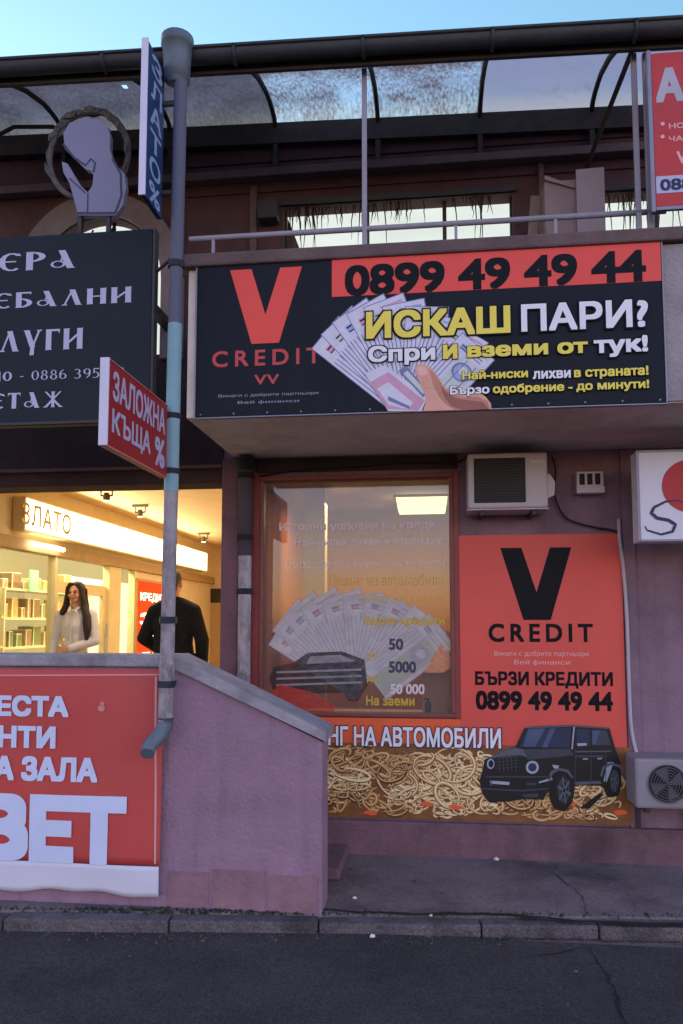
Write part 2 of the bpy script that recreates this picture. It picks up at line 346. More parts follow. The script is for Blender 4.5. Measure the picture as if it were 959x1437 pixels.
    def build(s, name, mats, parent=None, loc=None):
        """one mesh object; under a thing, coordinates are kept relative to that thing's base"""
        me = bpy.data.meshes.new(name)
        root = parent
        while root is not None and root.parent is not None: root = root.parent
        off = Vector(loc) if loc is not None else (root.location.copy() if root is not None else Vector((0, 0, 0)))
        for v in s.bm.verts: v.co -= off
        s.bm.to_mesh(me); s.bm.free()
        for m in (mats if isinstance(mats, (list, tuple)) else [mats]): me.materials.append(m)
        o = bpy.data.objects.new(name, me); COL.objects.link(o)
        if parent is not None: o.parent = parent
        else: o.location = off
        return o
def tag(o, label=None, cat=None, group=None, kind=None):
    if label: o["label"] = label
    if cat: o["category"] = cat
    if group: o["group"] = group
    if kind: o["kind"] = kind
    return o
def thing(name, label, cat, loc=(0, 0, 0), group=None):
    o = bpy.data.objects.new(name, None); COL.objects.link(o); o.location = loc; o.empty_display_size = .1
    return tag(o, label, cat, group)
def copy_tree(o, parent=None):
    c = o.copy(); COL.objects.link(c)
    if parent is not None: c.parent = parent
    for ch in [k for k in COL.objects if k.parent == o]: copy_tree(ch, c)
    return c
TXT = {}
def glyphs(s, space=1.0):
    """outline loops of the built-in typeface, triangulated here with the non-zero winding rule"""
    key = (s, space)
    if key in TXT: return TXT[key]
    c = bpy.data.curves.new("t", 'FONT'); c.body = s; c.size = 1; c.space_character = space; c.resolution_u = 4; c.fill_mode = 'NONE'
    o = bpy.data.objects.new("t", c); COL.objects.link(o)
    me = bpy.data.meshes.new_from_object(o.evaluated_get(bpy.context.evaluated_depsgraph_get()))
    v = [Vector(q.co[:2]) for q in me.vertices]; ed = [tuple(e.vertices) for e in me.edges]
    bpy.data.objects.remove(o); bpy.data.curves.remove(c); bpy.data.meshes.remove(me)
    de = []
    for a, b in ed:
        lo, hi = min(a, b), max(a, b)
        de.append((lo, hi) if hi == lo + 1 else (hi, lo))
    # a two-index jump other than +1 is the closing edge of a loop, which runs from the last index back to the first
    r = delaunay_2d_cdt(v, ed, [], 0, 1e-6)
    seg = [(v[a].x, v[a].y, v[b].x, v[b].y) for a, b in de]
    f = []
    for t in r[2]:
        p = (r[0][t[0]] + r[0][t[1]] + r[0][t[2]]) / 3; wn = 0
        for x0, y0, x1, y1 in seg:
            if (y0 <= p.y) != (y1 <= p.y):
                if x0 + (p.y - y0) / (y1 - y0) * (x1 - x0) > p.x: wn += 1 if y1 > y0 else -1
        if wn: f.append(tuple(t))
    v = [(q.x, q.y) for q in r[0]]
    x0, x1 = min(q[0] for q in v), max(q[0] for q in v); y0, y1 = min(q[1] for q in v), max(q[1] for q in v)
    TXT[key] = (v, f, x0, x1, y0, y1); return TXT[key]
def letters(mb, s, box, fn, bold=.02, space=1.0, mi=0, lift=0.0):
    """printed lettering fitted to a box (a0,b0,a1,b1); fn(a, b, height) gives the 3-D point. Heavier weights are overprinted."""
    v, f, a0, a1, b0, b1 = glyphs(s, space)
    x0, z0, x1, z1 = box; e = bold * .9
    kx = (x1 - x0) / (a1 - a0 + 2 * e); kz = (z1 - z0) / (b1 - b0 + 2 * e)
    offs = [(0, 0)] if bold < .004 else [(0, 0)] + [(e * a / 2, e * b / 2) for a in range(-2, 3) for b in range(-2, 3) if max(abs(a), abs(b)) == 2 and (bold > .05 or (a % 2 == 0 and b % 2 == 0))]
    for n, (ox, oz) in enumerate(offs):
        vs = [mb.bm.verts.new(fn(x0 + (q[0] - a0 + e + ox) * kx, z0 + (q[1] - b0 + e + oz) * kz, lift + n * .00002)) for q in v]
        for p in f:
            try: fc = mb.bm.faces.new([vs[i] for i in p]); fc.material_index = mi
            except ValueError: pass
    return mb
def put_text(mb, s, box, Y, bold=.02, space=1.0, thick=.0012, mi=0):
    return letters(mb, s, box, lambda x, z, h: (x, Y - h, z), bold, space, mi, thick)
def pbox(px0, pyb, px1, pyt, Y):
    a = at(px0, pyb, Y); b = at(px1, pyt, Y); return (a[0], a[1], b[0], b[1])
def label_text(name, s, m, parent, px, Y, bold=.02, space=1.0, outline=None, ow=.03, thick=.0012):
    """px = (left, bottom at left, right, top at right) of the lettering as surveyed on the photo"""
    b = pbox(*px, Y)
    mb = MB()
    mats = [m]
    if outline:
        mats.append(outline); g = (b[3] - b[1]) * ow * 1.35
        put_text(mb, s, (b[0] - g, b[1] - g, b[2] + g, b[3] + g), Y, bold + ow, space, thick * .4, 1)
    put_text(mb, s, b, Y, bold, space, thick, 0)
    return mb.build(name, mats, parent)
def pts(px, Y): return [at(x, y, Y) for x, y in px]

# ================================================================== GROUND
def ground_pt(px, py, z):
    v = ray(px, py); k = (z - EYE) / v.z; return (v.x * k, v.y * k)
mb = MB()
KY = 4.10                                             # kerb line
mb.face([(-150, -150, 0), (150, -150, 0), (150, KY + .1, 0), (-150, KY + .1, 0)])
street = tag(mb.build("street", ASPH), kind="structure")
mb = MB(); mb.face([(-150, KY, -.02), (150, KY, -.02), (150, 200, -.02), (-150, 200, -.02)])
tag(mb.build("ground", PAVE), kind="structure")
KH = .065
kL, kR = ground_pt(0, 1306, 0), ground_pt(959, 1317, 0); ksl = (kR[1] - kL[1]) / (kR[0] - kL[0])
def kline(x): return kL[1] + (x - kL[0]) * ksl
mb = MB(); mb.prism([(-8, 0), (8, 0)], 0, 1) if False else None
for q in ([(-8, kline(-8) + .11), (8, kline(8) + .11), (8, 5.6), (-8, 5.6)],):
    lo = [mb.bm.verts.new((x, y, -.02)) for x, y in q]; hi = [mb.bm.verts.new((x, y, KH)) for x, y in q]; mb.bm.faces.new(hi)
    for i in range(4): mb.bm.faces.new((lo[i], lo[(i + 1) % 4], hi[(i + 1) % 4], hi[i]))
pave = tag(mb.build("pavement", PAVE), kind="structure")
mb = MB(); KROT = math.atan(ksl); x = -12.0
while x < 12:
    l = random.uniform(.55, .95); dz = random.uniform(-.02, .002); dy = random.uniform(-.012, .012)
    n0 = len(mb.bm.verts); mb.box(-l / 2 + .002, l / 2 - .002, dy, .108, -.02, KH + dz, .012)
    mb.bm.verts.ensure_lookup_table(); mt = Matrix.Translation((x + l / 2, kline(x + l / 2), 0)) @ Matrix.Rotation(KROT, 4, 'Z')
    for v in mb.bm.verts[n0:]: v.co = mt @ v.co
    x += l
kerb = tag(mb.build("kerb", KERB), kind="structure")
# cracks: grime-filled gaps lying in the asphalt and the pavement
def crack(mb, p, z, wd):
    P_ = []
    for i in range(len(p) - 1):
        for k in range(6):
            t = k / 6; a = Vector(p[i]).lerp(Vector(p[i + 1]), t); P_.append(a + Vector((random.uniform(-1, 1), random.uniform(-1, 1))) * .012)
    P_.append(Vector(p[-1])); n = len(P_)
    L_ = []
    for i in range(n):
        t = (P_[min(i + 1, n - 1)] - P_[max(0, i - 1)]).normalized(); nn = Vector((-t.y, t.x)); ww = wd * random.uniform(.35, 1.2) * min(1, .25 + 3 * min(i, n - 1 - i) / n)
        L_.append((P_[i] + nn * ww / 2, P_[i] - nn * ww / 2))
    for i in range(n - 1):
        mb.face([(q.x, q.y, z) for q in (L_[i][0], L_[i][1], L_[i + 1][1], L_[i + 1][0])])
mb = MB()
crack(mb, [ground_pt(828, 1330, 0), ground_pt(852, 1370, 0), ground_pt(866, 1400, 0), ground_pt(880, 1440, 0), ground_pt(900, 1500, 0)], .004, .016)
crack(mb, [ground_pt(740, 1345, 0), ground_pt(828, 1330, 0)], .004, .008)
mb.build("crack", CRACK, street)
mb = MB()
crack(mb, [(-.9, 4.33), (-.2, 4.30), (.3, 4.36), (.8, 4.3), (1.6, 4.34), (3, 4.3)], KH + .004, .05)
crack(mb, [(.75, 4.3), (.82, 4.7), (.7, 5.1), (.8, 5.4)], KH + .004, .007)
crack(mb, [(1.6, 4.34), (1.75, 4.8), (1.7, 5.4)], KH + .004, .007)
mb.build("crack", CRACK, pave)
# moss and tufts in the gap between kerb and wall
mb = MB()
for i in range(900):
    x = random.choice([random.uniform(-3.4, -.3), random.uniform(-1.9, -.6), random.uniform(-3.4, 2.6)])
    y = kline(x) + .11 + random.gauss(.015, .02); h = random.uniform(.004, .016); a = random.uniform(0, 3.14); r_ = random.uniform(.006, .018)
    if y < kline(x) + .09: continue
    dx, dy = math.cos(a) * r_, math.sin(a) * r_
    mb.face([(x - dx, y - dy, KH - .004), (x + dx, y + dy, KH - .004), (x + random.uniform(-.01, .01), y + random.uniform(-.01, .01), KH + h)])
tag(mb.build("moss", MOSS), kind="stuff")
mb = MB()
for i in range(1500):
    x = random.uniform(-3.6, 3.2); q = random.random()
    if q < .55: y = kline(x) - abs(random.gauss(0, .06)) - .01; z = 0
    elif q < .8: y = random.uniform(kline(x) + .12, 5.3); z = KH
    else: y = random.uniform(2.6, kline(x)); z = 0
    r_ = random.uniform(.002, .006) if random.random() < .93 else random.uniform(.006, .011)
    a = random.uniform(0, 6.28); P_ = [(x + r_ * random.uniform(.6, 1.3) * math.cos(a + t * 1.57), y + r_ * random.uniform(.6, 1.3) * math.sin(a + t * 1.57), z + .0005) for t in range(4)]
    tp = [(px_ * .5 + x * .5, py_ * .5 + y * .5, z + r_ * .8) for px_, py_, _ in P_]
    mi = random.choice([0, 0, 1, 2])
    mb.face(tp, mi)
    for t in range(4): mb.face((P_[t], P_[(t + 1) % 4], tp[(t + 1) % 4], tp[t]), mi)
tag(mb.build("grit", [KERB, MOSS, mat("dry_leaf_crumbs", (104, 84, 64), .95, .2, 20)]), kind="stuff")
# litter
for i, (px, py, z, s_) in enumerate([(697, 1206, KH, .022), (498, 1260, KH, .016), (605, 1284, KH, .012), (523, 1314, 0, .02), (152, 1266, KH, .018)]):
    gx, gy = ground_pt(px, py, z + .008)
    mb = MB(); n = 7; ring_ = []
    q = bmesh.ops.create_icosphere(mb.bm, subdivisions=2, radius=s_ * .75)
    for v in q['verts']: v.co = Vector((gx + v.co.x * random.uniform(.6, 1.3), gy + v.co.y * random.uniform(.6, 1.3), z + .002 + max(0, (v.co.z + s_ * .6)) * random.uniform(.45, .75)))
    o = mb.build("paper_scrap", LITTER, None, (gx, gy, z))
    tag(o, ["crumpled white paper scrap on the pavement below the printed car", "small white scrap on the pavement beside the end of the stair wall", "tiny white scrap at the kerb edge below the gold print", "white crumpled scrap lying on the asphalt just off the kerb", "white scrap at the kerb below the red banner's white hem"][i], "litter", "paper scraps on the ground")

# ================================================================== BUILDING
B = thing("shop_building", "two storey mauve shop building with balcony, lit arcade and office window", "building", (0, FAC, 0))
XL, XR = -9.0, 6.0
sofZ = at(325, 644, FAC)[1]                                    # balcony underside
slabX0 = at(262, 590, SLAB)[0]
topZ = at(600, 340, SLAB)[1]                                   # balcony top edge
opX1 = at(313, 800, FAC)[0]; opZ1 = at(160, 681, FAC)[1]       # arcade opening
wx0, wz1 = at(366, 670, FAC); wx1, wz0 = at(640, 1007, FAC)[0], at(600, 1007, FAC)[1]   # office window
# ground-floor front wall around the office window
mb = MB(); T0, T1 = FAC, FAC + .25
mb.box(opX1, wx0, T0, T1, -.1, sofZ + .3)
mb.box(wx0, wx1, T0, T1, -.1, wz0); mb.box(wx0, wx1, T0, T1, wz1, sofZ + .3)
mb.box(wx1, XR, T0, T1, -.1, sofZ + .3)
mb.build("front_wall", WALLP, B)
# plinth
mb = MB(); plz = at(700, 1154, FAC)[1]
mb.box(at(458, 1100, FAC)[0], XR, FAC - .05, FAC - .002, -.02, plz - .004, .012); mb.build("plinth", PLINTH, B)
# darker board up under the soffit, and the recess strip by the right-hand unit
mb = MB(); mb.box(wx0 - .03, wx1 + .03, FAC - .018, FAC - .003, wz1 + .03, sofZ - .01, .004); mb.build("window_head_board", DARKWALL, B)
mb = MB(); mb.box(X(874, FAC), X(892, FAC), FAC - .02, FAC - .003, KH, sofZ - .01, .005); mb.build("pilaster", WALLP, B)
# lintel beam across the arcade
mb = MB(); bz = at(160, 600, FAC)[1]
mb.box(XL, opX1 - .003, FAC - .02, T1, opZ1, bz + .5, .01); mb.build("lintel", DARKWALL, B)
mb = MB(); mb.box(XL, opX1 - .003, FAC - .05, FAC - .022, opZ1 + .10, opZ1 + .125, .005); mb.build("lintel_trim", LEDGE, B)
# pillar between arcade and window
mb = MB(); mb.box(opX1, opX1 + .13, FAC - .06, FAC - .003, KH, sofZ - .005, .012); mb.build("pillar", mat("dark_mauve_pillar_paint", (112, 80, 88), .85, .2, 5, .3, 40, stain=(74, 54, 60), stain_amt=.5), B)
# step at the arcade side entry
mb = MB(); mb.box(-1.25, X(482, 5.0), 4.8, FAC - .055, KH, KH + .07, .015); mb.box(-2.1, -1.02, 4.62, FAC - .055, KH + .15, KH + .29, .015); mb.build("entry_step", PLINTH, B)
# balcony slab box
mb = MB(); mb.box(slabX0, XR, SLAB, FAC + .1, sofZ, topZ - .09); mb.build("balcony_slab", SOFFIT, B)
mb = MB(); mb.box(slabX0 - .02, XR, SLAB - .05, FAC - .004, topZ - .088, topZ - .01, .012); mb.build("balcony_ledge", LEDGE, B)
mb = MB(); mb.box(X(933, SLAB), XR, SLAB - .012, SLAB - .002, sofZ + .005, topZ - .095, .004); mb.build("fascia_panel", CONC, B)
# upper floor wall
uz1 = at(600, 183, FAC)[1]
W1 = (X(398, FAC, 300), X(720, FAC, 300), at(560, 340, FAC)[1] - .1, at(560, 281, FAC)[1])
W2 = (X(848, FAC, 300), X(1060, FAC, 300), at(900, 330, FAC)[1] - .1, at(900, 268, FAC)[1])
mb = MB(); zb = topZ - .4
mb.box(X(262, FAC, 300), W1[0], T0, T1, zb, uz1 + .08); mb.box(W1[0], W1[1], T0, T1, W1[3], uz1); mb.box(W1[1], W2[0], T0, T1, zb, uz1)
mb.box(W2[0], W2[1], T0, T1, W2[3], uz1); mb.box(W2[1], XR, T0, T1, zb, uz1)
mb.box(W1[0], W1[1], T0, T1, zb, W1[2]); mb.box(W2[0], W2[1], T0, T1, zb, W2[2])
mb.build("upper_wall", UPWALL, B)
mb = MB()
zz = W1[3] + .12
while zz < uz1 - .05:
    mb.box(X(262, FAC, 300), XR, FAC - .014, FAC - .002, zz, zz + .1, .003); zz += .115
mb.build("wall_boarding", UPWALL, B)
mb = MB(); z_ = at(500, 243, FAC)[1]; mb.box(XL, XR, FAC - .1, FAC - .016, z_ - .03, z_ + .03, .006); mb.build("wall_rail", LEDGE, B)
# left upper wall with arch
ARC_C = at(140, 400, FAC); ar = at(228, 400, FAC)[0] - ARC_C[0]; ah = at(140, 306, FAC)[1] - ARC_C[1]
mb = MB(); n = 24; zlo = bz + .3
arch = [(ARC_C[0] + ar * math.cos(R(180 * k / n)), ARC_C[1] + ah * math.sin(R(180 * k / n))) for k in range(n + 1)]
xr_ = X(262, FAC, 300) - .003
zt = uz1 + .14
for k in range(n):     # wall above the arch, in vertical slices
    (xa, za), (xb, zb2) = arch[k + 1], arch[k]
    mb.prism([(xa, za), (xb, zb2), (xb, zt), (xa, zt)], T0, T1)
mb.box(ARC_C[0] + ar, xr_, T0, T1, zlo, zt); mb.box(XL, ARC_C[0] - ar, T0, T1, zlo, zt); mb.box(ARC_C[0] - ar, ARC_C[0] + ar, T0, T1, zlo, ARC_C[1] - .55)
bmesh.ops.remove_doubles(mb.bm, verts=mb.bm.verts, dist=1e-5)
mb.build("arched_wall", UPWALL, B)
mb = MB()
for k in range(-6, n + 6):
    def ap(k_, e):
        if k_ < 0: return (ARC_C[0] + ar + e, ARC_C[1] + k_ * .1)
        if k_ > n: return (ARC_C[0] - ar - e, ARC_C[1] - (k_ - n) * .1)
        return (ARC_C[0] + (ar + e) * math.cos(R(180 * k_ / n)), ARC_C[1] + (ah + e) * math.sin(R(180 * k_ / n)))
    mb.prism([ap(k, .01), ap(k, .17), ap(k + 1, .17), ap(k + 1, .01)], FAC - .06, FAC - .004)
bmesh.ops.remove_doubles(mb.bm, verts=mb.bm.verts, dist=1e-5)
mb.build("arch_moulding", mat("beige_arch_render", (128, 116, 116), .9, .15, 5, .3, 40, stain=(84, 74, 74), stain_amt=.5), B)
mb = MB(); mb.poly([(ARC_C[0] - ar, ARC_C[1] - .55), (ARC_C[0] + ar, ARC_C[1] - .55)] + arch, FAC + .12); aw = mb.build("arched_sky_pane", E_SKYPANE, B)  # self-lit pane stands in for sky showing through the arch
mb = MB(); xc = ARC_C[0] + ar * .14
mb.tube([(xc, FAC + .08, ARC_C[1] - .5), (xc, FAC + .08, ARC_C[1] + ah)], .014, 6)
for k in range(18):
    x = ARC_C[0] + ar * random.uniform(-.6, .9); z = ARC_C[1] + ah * random.uniform(.75, 1)
    mb.tube([(x, FAC + .09, z), (x + random.uniform(-.06, .06), FAC + .09, z - random.uniform(.03, .12))], [.008, .002], 5)
mb.build("glazing_bar", STEELD, aw)
# upper openings: glowing panes imitate the sky beyond, with dry creeper hanging over them
def sky_opening(W, slant, nm, stems):
    mb = MB(); x0, x1, z0, z1 = W
    mb.poly([(x0, z1), (x1, z1), (x1, z0), (x0 + slant, z0)], FAC + .14); wn = mb.build("window", E_SKYPANE, B)
    mb = MB(); mb.box(x0 - .03, x1 + .03, FAC - .028, FAC - .018, z1 + .004, z1 + .05, .004)
    for fx in (.0, .37, .71, 1.0):
        xx = x0 + (x1 - x0) * fx; mb.box(xx - .014, xx + .014, FAC + .06, FAC + .1, z0, z1)
    mb.build("frame", STEELD, wn)
    mb = MB()
    for i in range(stems):
        g = random.random(); cl = random.choice([.06, .12, .2, .3, .46, .52, .8, .9]); x = x0 + (x1 - x0) * max(0, min(1, random.gauss(cl, .05)))
        L_ = random.uniform(.03, .16) if g < .6 else random.uniform(.15, .5); p = [(x, z1 + .01)]; 
        for k in range(4): p.append((p[-1][0] + random.uniform(-.012, .012), p[-1][1] - L_ / 4))
        mb.strip(p, [.009, .009, .007, .005, .002], FAC + random.uniform(.02, .05))
    mb.build("dry_creeper", mat("dry_creeper_stems", (58, 48, 42), .9, .3, 20), wn)
    if slant:
        mb = MB(); mb.poly([(x0 + .002, z1), (x0 + slant, z0), (x0 + .002, z0)], FAC + .13); mb.build("curtain", LEDGE, wn)
sky_opening(W1, .16, "w", 85); sky_opening(W2, .02, "w", 50)
# small dark vent box beside the window, and a dark wooden jamb
mb = MB(); a = at(366, 318, FAC); b = at(394, 290, FAC); mb.box(a[0], b[0], FAC - .12, FAC - .02, a[1], b[1], .01); mb.build("vent_box", STEELD, B)
mb = MB(); a = at(352, 330, FAC); mb.box(a[0], a[0] + .05, FAC - .035, FAC - .016, topZ - .1, z_ - .06, .004); mb.build("door_jamb", LEDGE, B)
mb = MB(); a = at(757, 330, FAC); mb.box(a[0], a[0] + .035, FAC - .035, FAC - .016, topZ - .1, z_ - .035, .004); mb.build("door_jamb", LEDGE, B)
# roof lid & back so no light leaks in
mb = MB(); mb.box(XL, XR, FAC - .02, 14.2, uz1, uz1 + .02); mb.box(XL, XR, 14.2, 14.4, 0, uz1 + .1); mb.box(XL - .2, XL, FAC, 14.4, 0, uz1 + .1); mb.box(XR, XR + .2, FAC, 14.4, 0, uz1 + .1)
mb.build("roof", GUT, B)
# office room
rx0, rx1, ry1 = opX1 + .16, X(700, FAC) + .8, 8.2; rz1 = wz1 + .12
mb = MB(); mb.box(rx0, rx1, ry1, ry1 + .1, KH, rz1); mb.box(rx0 - .1, rx0, T1, ry1, KH, rz1); mb.box(rx1, rx1 + .1, T1, ry1, KH, rz1); mb.build("office_wall", ROOMWALL, B)
mb = MB(); mb.box(rx0 - .1, rx1 + .1, T1, ry1 + .1, rz1, rz1 + .05); mb.build("office_ceiling", ROOMCEIL, B)
mb = MB(); mb.box(rx0 - .1, rx1 + .1, T1, ry1 + .1, KH - .02, KH + .02); mb.build("office_floor", TILE, B)
mb = MB(); mb.box(X(426, 6.6), X(456, 6.6), 6.6, 6.75, KH + .02, rz1 - .002); mb.build("office_post", CREAM, B)
# window frame and pane
fw = thing  # noqa
mb = MB(); t = .03
for (x0, x1, z0, z1) in ((wx0, wx1, wz1 - t, wz1), (wx0, wx1, wz0, wz0 + t), (wx0, wx0 + t, wz0 + t, wz1 - t), (wx1 - t, wx1, wz0 + t, wz1 - t)):
    mb.box(x0, x1, FAC - .025, FAC + .05, z0, z1, .006)
fr = mb.build("window_frame", WINFR, B)
mb = MB(); mb.box(wx0 + t, wx1 - t, FAC + .012, FAC + .018, wz0 + t, wz1 - t); mb.build("pane", GLASS, fr)
# ------------------------------------------------------------------ arcade
AX0 = -3.95; AX1 = opX1 + .02; AY1 = 13.6; AZ = 2.98
mb = MB(); mb.box(XL, 1.5, T1, AY1 + .3, AZ, AZ + .08); mb.build("arcade_ceiling", BEIGE, B)
mb = MB(); mb.box(XL, AX1 + .08, 4.7, AY1 + .3, FLOOR - .1, FLOOR); mb.build("arcade_floor", TILE, B)
mb = MB(); mb.box(AX1 + .0, AX1 + .1, T1, AY1, FLOOR, AZ); mb.box(AX0 - 2.2, AX1, AY1, AY1 + .1, FLOOR, AZ); mb.build("arcade_wall", CREAM, B)
def dy_of(px, Xw): # distance at which the shopfront plane x = Xw shows at picture column px
    v = ray(px, 860); return Xw * v.y / v.x
# shopfront along the left side of the arcade
SF = thing("arcade_shopfront", "lit glazed shopfront with cream frames running back along the arcade", "shopfront", (AX0, 9, FLOOR))
y0d, y1d = dy_of(76, AX0), dy_of(150, AX0); y2 = dy_of(166, AX0); y3 = dy_of(188, AX0); zt_ = 2.30
def post(y0, y1): mb = MB(); mb.box(AX0 - .06, AX0 + .03, y0, y1, FLOOR, zt_, .004); mb.build("frame_post", WHITEFR, SF)
post(y0d - .05, y0d); post(y1d, y2); post(y3 - .06, y3); post(6.0, 6.06)
for ya, yb_ in ((6.06, y0d - .05), (y2, y3 - .06)):
    mb = MB(); mb.box(AX0 - .06, AX0 + .02, ya, yb_, FLOOR, FLOOR + .45); mb.build("stall_riser", WHITEFR, SF)
mb = MB(); mb.box(AX0 - .015, AX0 - .008, 6.06, y0d - .05, FLOOR + .45, zt_); mb.build("display_pane", GLASS2, SF)
mb = MB(); mb.box(AX0 - .015, AX0 - .008, y2, y3 - .06, FLOOR + .45, zt_); mb.build("display_pane", GLASS2, SF)
dr = MB(); dr.box(AX0 - .05, AX0 - .01, y0d + .01, y0d + .10, FLOOR + .01, zt_ - .25); dr.box(AX0 - .05, AX0 - .01, y1d - .10, y1d - .01, FLOOR + .01, zt_ - .25)
dr.box(AX0 - .05, AX0 - .01, y0d + .10, y1d - .10, zt_ - .37, zt_ - .25); dr.box(AX0 - .05, AX0 - .01, y0d + .10, y1d - .10, FLOOR + .01, FLOOR + .3)
do = dr.build("door", WHITEFR, SF)
mb = MB(); mb.box(AX0 - .035, AX0 - .028, y0d + .10, y1d - .10, FLOOR + .3, zt_ - .37); mb.build("pane", GLASS2, do)
mb = MB(); mb.tube([(AX0 + .03, y1d - .06, FLOOR + .9), (AX0 + .03, y1d - .06, FLOOR + 1.25)], .012, 8); mb.build("handle", STEELG, do)
mb = MB(); mb.box(AX0 - .08, AX0 + .05, 5.9, AY1, zt_ + .002, zt_ + .12, .006); mb.build("transom", FASCIA, SF)
mb = MB(); mb.box(AX0 - .06, AX0, y3, AY1, FLOOR, zt_); mb.box(AX0 - .06, AX0, 6.0, AY1, zt_ + .12, AZ); mb.build("side_wall", CREAM, SF)
# inside the shop: lit back wall, shelves, goods
mb = MB(); mb.box(AX0 - 1.5, AX0 - 1.4, 5.7, AY1, FLOOR, AZ); mb.box(AX0 - 1.4, AX0 - .06, 5.7, 5.8, FLOOR, AZ); mb.build("shop_back_wall", E_SHOP, SF)
mb = MB(); mb.box(AX0 - 1.39, AX0 - 1.37, 10.9, 13.4, FLOOR, 2.3); mb.build("lit_inner_panel", E_DOOR, SF)
for k, zz in enumerate((.95, 1.3, 1.65, 2.0)):
    mb = MB(); mb.box(AX0 - 1.39, AX0 - 1.02, 8.6, 10.85, zz, zz + .02); mb.box(AX0 - 1.39, AX0 - 1.02, 8.6, 8.62, zz - .3, zz); mb.box(AX0 - 1.39, AX0 - 1.02, 10.83, 10.85, zz - .3, zz)
    y = 8.66
    while y < 10.7:
        mb.mi = random.randint(1, 4); l = random.uniform(.06, .2); h = random.uniform(.1, .27); mb.box(AX0 - 1.3, AX0 - 1.08, y, y + l, zz + .02, zz + .02 + h, .008); y += l + random.uniform(.02, .12)
    mb.mi = 0
    mb.build("shelf", [WHITEFR] + GOODS, SF)
mb = MB(); mb.box(AX0 - .98, AX0 - .96, 9.05, 9.25, 2.0, 2.26); mb.build("hanging_card", mat("mint_green_card", (120, 210, 150), .6, .1, 8), SF)
# ------------------------------------------------------------------ lit fascia sign in the arcade
sy0, sy1 = dy_of(12, AX0), dy_of(279, AX0)
SG = thing("light_box_sign", "long glowing cream light box sign above the arcade shopfront", "sign", (AX0, 9, 2.4))
szt = 2.80; szb = 2.47
mb = MB(); mb.box(AX0 + .002, AX0 + .13, sy0, sy1, szb, szt, .01); mb.build("box", WHITEFR, SG)
mb = MB(); mb.box(AX0 + .132, AX0 + .14, sy0 + .02, sy1 - .02, szb + .02, szt - .02); mb.build("face", E_SIGN, SG)
mb = MB()   # lettering faces the passage (towards +x) and reads from street inwards
ya, yb_ = dy_of(26, AX0 + .14), dy_of(96, AX0 + .14)
letters(mb, "ЗЛАТО", (ya, szb + .06, yb_, szb + .27), lambda a, b, h: (AX0 + .142 + h, a, b), .01, 1.05)
mb.build("lettering", mat("faded_gold_letter_paint", (196, 160, 84), .5, .05), SG)
mb = MB(); mb.tube([(AX0 + .10, dy_of(28, AX0), szb - .10), (AX0 + .10, dy_of(74, AX0), szb - .10)], .022, 8); mb.build("tube_lamp", E_TUBE, SG)
# backlit red poster on the arcade wall
ry0, ry_1 = dy_of(191, AX0 + .05), dy_of(238, AX0 + .05)
RP = thing("backlit_poster", "glowing orange red poster with white lettering beyond the woman", "poster", (AX0, ry0, 1.2))
mb = MB(); mb.box(AX0 + .004, AX0 + .06, ry0, ry_1, .75, 2.2, .006); mb.build("case", FASCIA, RP)
mb = MB(); mb.box(AX0 + .062, AX0 + .066, ry0 + .03, ry_1 - .03, .78, 2.17); mb.build("face", E_POST, RP)
for k, (s_, zt2, h_) in enumerate([("КРЕДИТИ", 2.02, .13), ("ЗА", 1.75, .17), ("ЗЛАТО", 1.5, .15), ("ДО", 1.22, .13), ("5", 1.0, .13)]):
    mb = MB(); ln = min((ry_1 - ry0) * .84, h_ * 6.5 * len(s_) * .5); c0 = ry0 + .1
    letters(mb, s_, (c0, zt2 - h_, c0 + ln, zt2), lambda a, b, h: (AX0 + .068 + h, a, b), .04)
    mb.build("lettering", E_POSTW, RP)
# end wall features
mb = MB(); yE = AY1 - .02; a = at(296, 846, yE); b = at(316, 826, yE); mb.box(a[0], b[0] + .3, yE - .06, yE, a[1], b[1], .01)
tag(mb.build("notice_board", STEELD, None, (a[0], yE, a[1])), "small black notice board on the end wall of the arcade", "notice board")
mb = MB(); a = at(286, 870, yE); mb.box(a[0] - .5, a[0] - .04, yE - .05, yE, FLOOR, FLOOR + 2.0, .006); mb.box(a[0] + .02, a[0] + .5, yE - .05, yE, FLOOR, FLOOR + 1.65, .006)
tag(mb.build("inner_door", FASCIA, B))
# ceiling spotlights
SPOTM = mat("brown_grey_spotlight_metal", (92, 78, 62), .5, .1, 10)
def spot(px, py, lbl, big=False):
    v = ray(px, py); k = (AZ - .05 - EYE) / v.z; x, y = v.x * k, v.y * k
    t_ = thing("ceiling_spotlight", lbl, "spotlight", (x, y, AZ), "ceiling spotlights in the arcade")
    mb = MB(); mb.box(x - .09, x + .09, y - .03, y + .03, AZ - .03, AZ - .002, .004); mb.build("bracket", SPOTM, t_)
    mb = MB(); mb.tube([(x - .06, y, AZ - .02), (x - .06, y, AZ - .09)], .008, 6); mb.tube([(x + .06, y, AZ - .02), (x + .06, y, AZ - .09)], .008, 6); mb.tube([(x - .06, y, AZ - .09), (x + .06, y, AZ - .09)], .01, 6); mb.build("yoke", SPOTM, t_)
    mb = MB(); mb.lathe((x, y, AZ - .14), [(.032, 0), (.036, .05), (.022, .08)], 12); mb.build("lamp_head", SPOTM, t_)
    mb = MB(); mb.lathe((x, y, AZ - .147), [(.027, 0), (.027, .005)], 12); mb.build("lens", E_TUBE, t_)
    return t_
spot(150, 690, "dark ceiling spotlight nearest the street above the cream light box")
spot(197, 714, "dark ceiling spotlight with a square yoke, second of three from the street")
spot(286, 752, "dark ceiling spotlight deepest in the arcade beside the pillar")
